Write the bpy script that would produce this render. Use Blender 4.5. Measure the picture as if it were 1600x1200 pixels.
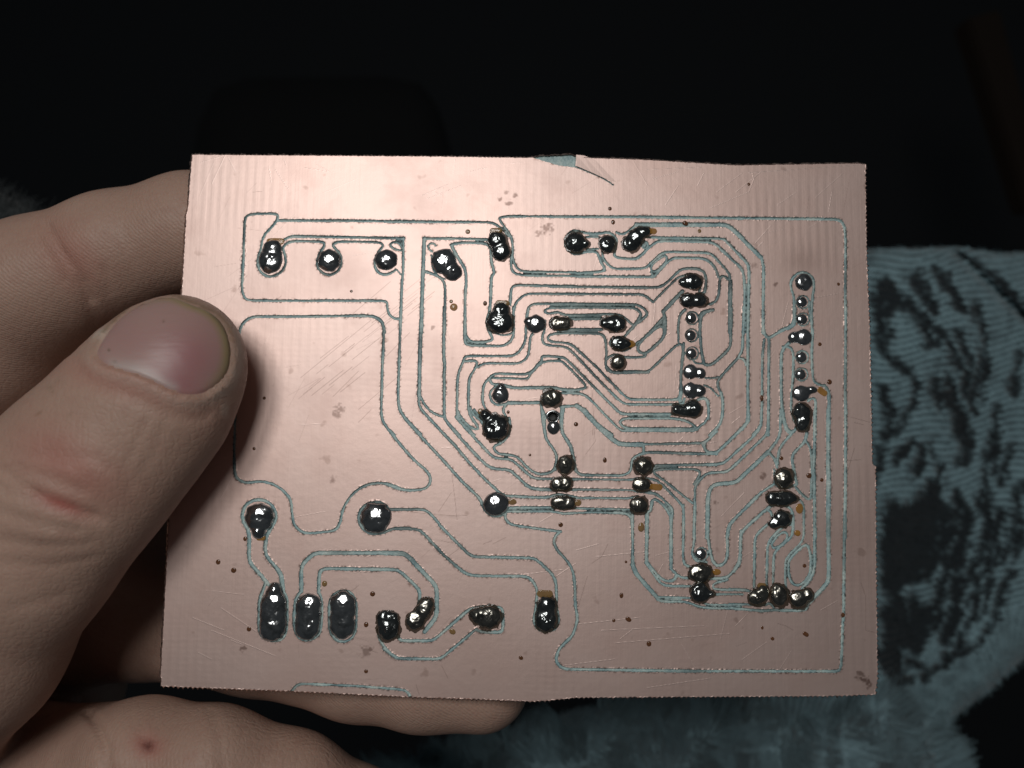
import bpy, math, random
import numpy as np
from mathutils import Matrix, Vector
from mathutils.bvhtree import BVHTree

for o in list(bpy.data.objects):
    bpy.data.objects.remove(o)
scene = bpy.context.scene
col = scene.collection
random.seed(7)
rng = np.random.default_rng(11)

# ------------------------------------------------------------------ camera
F = 1208.0                                    # focal length in photograph pixels (1600 wide)
CAM = Matrix.Translation((0, 0, 0.55)) @ Matrix.Rotation(math.radians(48), 4, 'X')
cd = bpy.data.cameras.new('camera')
cam = bpy.data.objects.new('camera', cd)
col.objects.link(cam)
cam.matrix_world = CAM
cd.sensor_width = 36.0
cd.lens = F * 36.0 / 1600.0
cd.clip_start = 0.005
cd.clip_end = 20.0
cd.dof.use_dof = True
cd.dof.focus_distance = 0.1065
cd.dof.aperture_fstop = 19.0
scene.camera = cam

# ------------------------------------------------------------------ dark room, lamp, exposure
w = bpy.data.worlds.new('World')
scene.world = w
w.use_nodes = True
w.node_tree.nodes['Background'].inputs[0].default_value = (0.75, 0.88, 1.0, 1)
w.node_tree.nodes['Background'].inputs[1].default_value = 0.022
LAMP = (-0.065, 0.170, 0.290)                  # camera frame, metres: above and behind the phone
LAMP_W = 0.215
lamp_m = CAM @ Matrix.Translation(LAMP)
target = CAM @ Vector((0.0, -0.005, -0.108))
lq = (target - lamp_m.translation).to_track_quat('-Z', 'Y').to_matrix().to_4x4()
for i, (sx, sy) in enumerate(((-1, 1), (1, 1), (-1, -1), (1, -1))):
    ld = bpy.data.lights.new('led_panel_quarter', 'AREA')
    ld.shape = 'SQUARE'
    ld.size = 0.070
    ld.energy = LAMP_W
    ld.color = (1.0, 0.985, 0.955)
    lo = bpy.data.objects.new('led_panel_quarter', ld)
    col.objects.link(lo)
    lo.matrix_world = Matrix.Translation(lamp_m.translation) @ lq @ Matrix.Translation((sx * 0.047, sy * 0.047, 0))
vs = scene.view_settings
scene.display_settings.display_device = 'sRGB'
vs.view_transform = 'Standard'
vs.look = 'None'
vs.exposure = 0.0
vs.gamma = 1.0
scene.cycles.use_denoising = True
scene.cycles.max_bounces = 8

# ------------------------------------------------------------------ helpers
def link(name, me, mat=None, parent=None):
    o = bpy.data.objects.new(name, me)
    col.objects.link(o)
    if mat is not None:
        me.materials.append(mat)
    if parent is not None:
        o.parent = parent
    return o

def tag(o, label=None, cat=None, group=None, kind=None):
    for k, v in (('label', label), ('category', cat), ('group', group), ('kind', kind)):
        if v:
            o[k] = v
    return o

def mesh_np(name, co, quads, smooth=True):
    """fast mesh from an (n,3) array and an (m,k) face array"""
    co = np.asarray(co, np.float32)
    q = np.asarray(quads, np.int32)
    k = q.shape[1]
    me = bpy.data.meshes.new(name)
    me.vertices.add(len(co))
    me.vertices.foreach_set('co', co.ravel())
    me.loops.add(q.size)
    me.loops.foreach_set('vertex_index', q.ravel())
    me.polygons.add(len(q))
    me.polygons.foreach_set('loop_start', np.arange(len(q), dtype=np.int32) * k)
    me.polygons.foreach_set('use_smooth', np.full(len(q), smooth))
    me.update(calc_edges=True)
    return me

def attr(me, name, v):
    a = me.attributes.new(name, 'FLOAT', 'POINT')
    a.data.foreach_set('value', np.asarray(v, np.float32))

def smooth_noise(shape, cell, seed=0):
    """bilinear value noise on a pixel grid, about -1..1"""
    r = np.random.default_rng(seed)
    ny, nx = int(shape[0] / cell) + 3, int(shape[1] / cell) + 3
    g = r.uniform(-1, 1, (ny, nx)).astype(np.float32)
    y = np.arange(shape[0], dtype=np.float32) / cell
    x = np.arange(shape[1], dtype=np.float32) / cell
    yi, xi = y.astype(int), x.astype(int)
    fy, fx = (y - yi)[:, None], (x - xi)[None, :]
    fy = fy * fy * (3 - 2 * fy)
    fx = fx * fx * (3 - 2 * fx)
    a = g[yi][:, xi]; b = g[yi][:, xi + 1]; c = g[yi + 1][:, xi]; d = g[yi + 1][:, xi + 1]
    return (a * (1 - fx) + b * fx) * (1 - fy) + (c * (1 - fx) + d * fx) * fy

class Nodes:
    def __init__(s, name):
        s.m = bpy.data.materials.new(name)
        s.m.use_nodes = True
        s.t = s.m.node_tree
        s.b = s.t.nodes['Principled BSDF']
    def n(s, kind, **kw):
        nd = s.t.nodes.new(kind)
        for k, v in kw.items():
            if k.startswith('i_'):
                nd.inputs[int(k[2:])].default_value = v
            else:
                setattr(nd, k, v)
        return nd
    def l(s, a, b):
        s.t.links.new(a, b)
    def coords(s, scale=(1, 1, 1), rot=(0, 0, 0)):
        tc = s.n('ShaderNodeTexCoord')
        mp = s.n('ShaderNodeMapping')
        mp.inputs['Scale'].default_value = scale
        mp.inputs['Rotation'].default_value = rot
        s.l(tc.outputs['Object'], mp.inputs[0])
        return mp.outputs[0]
    def noise(s, vec, scale, detail=4, rough=0.55):
        nd = s.n('ShaderNodeTexNoise')
        nd.inputs['Scale'].default_value = scale
        nd.inputs['Detail'].default_value = detail
        nd.inputs['Roughness'].default_value = rough
        s.l(vec, nd.inputs['Vector'])
        return nd.outputs['Fac']
    def ramp(s, fac, stops):
        r = s.n('ShaderNodeValToRGB')
        e = r.color_ramp.elements
        while len(e) < len(stops):
            e.new(0.5)
        for el, (p, c) in zip(e, stops):
            el.position = p
            el.color = (*c, 1) if len(c) == 3 else c
        s.l(fac, r.inputs[0])
        return r.outputs[0]
    def mix(s, fac, a, b, mode='MIX'):
        nd = s.n('ShaderNodeMix', data_type='RGBA', blend_type=mode)
        for sock, v in ((nd.inputs[0], fac), (nd.inputs[6], a), (nd.inputs[7], b)):
            if hasattr(v, 'is_output'):
                s.l(v, sock)
            elif isinstance(v, tuple):
                sock.default_value = (*v, 1)
            else:
                sock.default_value = v
        return nd.outputs[2]
    def math(s, op, a, b=0.0, clamp=False):
        nd = s.n('ShaderNodeMath', operation=op, use_clamp=clamp)
        for sock, v in ((nd.inputs[0], a), (nd.inputs[1], b)):
            if hasattr(v, 'is_output'):
                s.l(v, sock)
            else:
                sock.default_value = v
        return nd.outputs[0]
    def attr(s, name):
        return s.n('ShaderNodeAttribute', attribute_name=name).outputs['Fac']
    def bump(s, h, dist, strength=1.0, prev=None):
        b = s.n('ShaderNodeBump')
        b.inputs['Distance'].default_value = dist
        b.inputs['Strength'].default_value = strength
        s.l(h, b.inputs['Height'])
        if prev is not None:
            s.l(prev, b.inputs['Normal'])
        return b.outputs[0]
    def set(s, **kw):
        for k, v in kw.items():
            sock = s.b.inputs[k.replace('_', ' ')]
            if hasattr(v, 'is_output'):
                s.l(v, sock)
            else:
                sock.default_value = (*v, 1) if isinstance(v, tuple) and len(v) == 3 and sock.type == 'RGBA' else v
        return s.m

# ------------------------------------------------------------------ materials
def mat_copper():
    s = Nodes('copper')
    v = s.coords()
    big = s.noise(v, 38, 4)
    fine = s.noise(v, 900, 3)
    c = s.mix(s.ramp(big, [(0.3, (0, 0, 0)), (0.7, (1, 1, 1))]), (0.72, 0.525, 0.465), (0.78, 0.60, 0.545))
    tar = s.ramp(s.noise(v, 85, 5, 0.62), [(0.48, (0, 0, 0)), (0.74, (1, 1, 1))])
    c = s.mix(s.math('MULTIPLY', tar, 0.24), c, (0.52, 0.32, 0.27))
    sp = s.ramp(s.noise(v, 420, 2, 0.4), [(0.70, (0, 0, 0)), (0.76, (1, 1, 1))])
    c = s.mix(s.math('MULTIPLY', sp, 0.35), c, (0.30, 0.18, 0.14))
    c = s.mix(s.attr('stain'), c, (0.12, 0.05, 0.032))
    c = s.mix(s.attr('scratch'), c, (0.95, 0.83, 0.78))
    # glass weave telegraphing through the foil, fine rolling lines
    wv = s.n('ShaderNodeTexWave', wave_type='BANDS', bands_direction='X')
    wv.inputs['Scale'].default_value = 255
    wv.inputs['Distortion'].default_value = 1.2
    wv.inputs['Detail'].default_value = 1
    wv.inputs['Detail Scale'].default_value = 0.6
    s.l(v, wv.inputs[0])
    wh = s.n('ShaderNodeTexWave', wave_type='BANDS', bands_direction='Y')
    wh.inputs['Scale'].default_value = 400
    wh.inputs['Distortion'].default_value = 1.5
    s.l(v, wh.inputs[0])
    hx = s.math('ADD', wv.outputs['Fac'], s.math('MULTIPLY', wh.outputs['Fac'], 0.28))
    patch = s.ramp(s.noise(s.coords((1, 1, 1)), 55, 2), [(0.45, (0.05, 0.05, 0.05)), (0.66, (1.5, 1.5, 1.5))])
    hx = s.math('MULTIPLY', hx, patch)
    br = s.noise(s.coords((3000, 160, 1), (0, 0, math.radians(74))), 1.0, 3)
    br2 = s.noise(s.coords((2600, 90, 1), (0, 0, math.radians(-38))), 1.0, 3)
    nrm = s.bump(hx, 0.0000045, 1.0)
    nrm = s.bump(br, 0.000003, 1.0, nrm)
    nrm = s.bump(br2, 0.000006, 1.0, nrm)
    nrm = s.bump(fine, 0.000012, 1.0, nrm)
    nrm = s.bump(s.attr('scratch'), 0.00004, 1.0, nrm)
    ro = s.math('ADD', s.math('MULTIPLY', big, 0.14), 0.42)
    ro = s.math('ADD', ro, s.math('MULTIPLY', tar, 0.03))
    ro = s.math('SUBTRACT', ro, s.math('MULTIPLY', s.attr('scratch'), 0.12))
    return s.set(Base_Color=c, Metallic=0.80, Roughness=ro, Normal=nrm)

def mat_fr4():
    s = Nodes('fibreglass')
    v = s.coords()
    n = s.noise(v, 500, 3)
    c = s.ramp(n, [(0.3, (0.27, 0.40, 0.42)), (0.5, (0.42, 0.55, 0.54)), (0.72, (0.58, 0.66, 0.62))])
    c = s.mix(s.attr('soot_shade'), c, (0.030, 0.045, 0.048))
    nrm = s.bump(s.noise(v, 2600, 3), 0.00008, 1.0)
    return s.set(Base_Color=c, Roughness=0.42, Normal=nrm)

def mat_edge():
    s = Nodes('board_edge')
    v = s.coords()
    c = s.ramp(s.noise(v, 1500, 2), [(0.38, (0.20, 0.12, 0.10)), (0.52, (0.85, 0.64, 0.56))])
    return s.set(Base_Color=c, Metallic=0.85, Roughness=0.30)

def mat_solder(name, base, rough, coat=0.0, lump=0.00005):
    s = Nodes(name)
    v = s.coords()
    n = s.noise(v, 900, 3)
    c = s.mix(s.ramp(n, [(0.45, (0, 0, 0)), (0.7, (1, 1, 1))]), base, tuple(b * 0.55 for b in base))
    nrm = s.bump(s.noise(v, 1300, 2), lump, 1.0)
    s.set(Base_Color=c, Metallic=0.95, Roughness=rough, Normal=nrm)
    s.b.inputs['Coat Weight'].default_value = coat
    s.b.inputs['Coat Roughness'].default_value = 0.06
    s.b.inputs['Coat Tint'].default_value = (0.85, 0.75, 0.55, 1)
    return s.m

def mat_flux(name, c, alpha):
    s = Nodes(name)
    n = s.noise(s.coords(), 1200, 2)
    cc = s.mix(n, c, tuple(x * 0.55 for x in c))
    return s.set(Base_Color=cc, Roughness=0.12, Alpha=alpha)

def mat_plain(name, c, rough=0.7, metal=0.0):
    s = Nodes(name)
    n = s.noise(s.coords(), 300, 3)
    return s.set(Base_Color=s.mix(n, c, tuple(x * 0.7 for x in c)), Roughness=rough, Metallic=metal)

def mat_skin():
    s = Nodes('skin')
    v = s.coords()
    n1 = s.noise(v, 130, 4)
    n2 = s.noise(v, 700, 3)
    c = s.mix(n1, (0.395, 0.245, 0.19), (0.50, 0.335, 0.262))
    c = s.mix(s.math('MULTIPLY', s.ramp(n2, [(0.5, (0, 0, 0)), (0.75, (1, 1, 1))]), 0.3), c, (0.36, 0.19, 0.15))
    c = s.mix(s.attr('red'), c, (0.42, 0.105, 0.085))
    c = s.mix(s.attr('mole'), c, (0.10, 0.025, 0.018))
    c = s.mix(s.attr('dry'), c, (0.62, 0.52, 0.44))
    c = s.mix(s.attr('grime'), c, (0.16, 0.105, 0.05))
    # pores and the fine criss-cross lines of skin
    vo = s.n('ShaderNodeTexVoronoi', feature='DISTANCE_TO_EDGE')
    vo.inputs['Scale'].default_value = 1150
    s.l(v, vo.inputs['Vector'])
    cell = s.ramp(vo.outputs['Distance'], [(0.0, (0, 0, 0)), (0.22, (1, 1, 1))])
    ln = s.noise(s.coords((2200, 420, 900), (0.2, 0.1, math.radians(32))), 1.0, 3)
    rid = s.n('ShaderNodeTexWave', wave_type='BANDS', bands_direction='DIAGONAL')
    rid.inputs['Scale'].default_value = 900
    rid.inputs['Distortion'].default_value = 3.0
    rid.inputs['Detail'].default_value = 1.5
    s.l(v, rid.inputs[0])
    nrm = s.bump(cell, 0.00005, 0.45)
    nrm = s.bump(ln, 0.00009, 0.7, nrm)
    nrm = s.bump(s.math('MULTIPLY', rid.outputs['Fac'], s.attr('ridge')), 0.000022, 1.0, nrm)
    nrm = s.bump(n1, 0.0004, 0.4, nrm)
    s.set(Base_Color=c, Roughness=s.math('ADD', s.math('MULTIPLY', n2, 0.25), 0.40), Normal=nrm)
    s.b.inputs['Subsurface Weight'].default_value = 0.12
    s.b.inputs['Subsurface Radius'].default_value = (1.0, 0.35, 0.2)
    s.b.inputs['Subsurface Scale'].default_value = 0.0022
    s.b.inputs['Specular IOR Level'].default_value = 0.35
    return s.m

def mat_nail():
    s = Nodes('nail')
    v = s.coords()
    c = s.mix(s.attr('pink'), (0.44, 0.295, 0.26), (0.37, 0.16, 0.165))
    c = s.mix(s.attr('lunula'), c, (0.50, 0.43, 0.40))
    c = s.mix(s.attr('tip'), c, (0.34, 0.265, 0.13))
    c = s.mix(s.attr('grime'), c, (0.10, 0.075, 0.035))
    n = s.noise(s.coords((300, 1800, 300), (0, 0, math.radians(-25))), 1.0, 3)
    nrm = s.bump(n, 0.00005, 0.6)
    s.set(Base_Color=c, Roughness=0.40, Normal=nrm)
    s.b.inputs['Subsurface Weight'].default_value = 0.12
    s.b.inputs['Subsurface Scale'].default_value = 0.001
    return s.m

def mat_fabric(name, light, dark, use_print):
    s = Nodes(name)
    v = s.coords()
    n = s.noise(v, 260, 4)
    c = s.mix(n, light, tuple(x * 0.62 for x in light))
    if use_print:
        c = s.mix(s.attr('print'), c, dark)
    s.set(Base_Color=c, Roughness=0.9)
    s.b.inputs['Sheen Weight'].default_value = 0.25
    s.b.inputs['Sheen Roughness'].default_value = 0.5
    s.b.inputs['Specular IOR Level'].default_value = 0.1
    return s.m

M = dict(copper=mat_copper(), fr4=mat_fr4(), edge=mat_edge(),
         solder=mat_solder('solder', (0.62, 0.64, 0.66), 0.15, 0.1, 0.00003),
         burnt=mat_solder('burnt_solder', (0.30, 0.33, 0.35), 0.18, 0.3, 0.00006),
         crust=mat_solder('crusted_solder', (0.40, 0.40, 0.385), 0.24, 0.4, 0.00007),
         amber=mat_flux('amber_flux', (0.55, 0.27, 0.05), 0.75),
         brown=mat_flux('brown_flux', (0.20, 0.085, 0.04), 0.92),
         skirt=mat_flux('baked_flux', (0.075, 0.050, 0.030), 0.72),
         tan=mat_flux('tan_flux', (0.40, 0.24, 0.09), 0.8),
         hole=mat_plain('drilled_hole', (0.025, 0.03, 0.03), 0.5),
         skin=mat_skin(), nail=mat_nail(),
         velour=mat_fabric('velour', (0.33, 0.50, 0.555), (0.008, 0.007, 0.009), True),
         plush=mat_fabric('plush', (0.36, 0.53, 0.585), (0.03, 0.045, 0.05), True),
         grey_fuzz=mat_fabric('grey_fuzz', (0.075, 0.085, 0.088), (0, 0, 0), False),
         wall=mat_plain('dark_wall', (0.065, 0.067, 0.070), 0.9),
         floor=mat_plain('black_cloth', (0.013, 0.013, 0.0135), 0.9),
         wood=mat_plain('dark_wood', (0.040, 0.024, 0.014), 0.8),
         pale=mat_plain('pale_plastic', (0.42, 0.42, 0.36), 0.5))

# ------------------------------------------------------------------ the board: pose and pixel -> board plane
RV = np.array([-0.0920298843, 0.00472845346, -0.0161988252])
TV = np.array([1.72986837, -4.591238, -107.936884])
th = np.linalg.norm(RV); kx, ky, kz = RV / th
K = np.array([[0, -kz, ky], [kz, 0, -kx], [-ky, kx, 0]])
RB = np.eye(3) + math.sin(th) * K + (1 - math.cos(th)) * K @ K

def b2(p):
    """photograph pixels -> board-plane millimetres"""
    p = np.asarray(p, float).reshape(-1, 2)
    d = np.c_[(p[:, 0] - 800) / F, -(p[:, 1] - 600) / F, -np.ones(len(p))]
    n = RB[:, 2]
    s = (n @ TV) / (d @ n)
    q = d * s[:, None] - TV
    return np.c_[q @ RB[:, 0], q @ RB[:, 1]]

PXMM = 11.19                                   # photograph pixels per millimetre on the board
pose = Matrix([[*RB[0], TV[0] * .001], [*RB[1], TV[1] * .001], [*RB[2], TV[2] * .001], [0, 0, 0, 1]])
board = bpy.data.objects.new('circuit_board', None)
col.objects.link(board)
board.matrix_world = CAM @ pose
board.empty_display_size = 0.02
tag(board, 'copper clad circuit board with milled traces and dark solder joints, held in a hand', 'circuit board')

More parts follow.
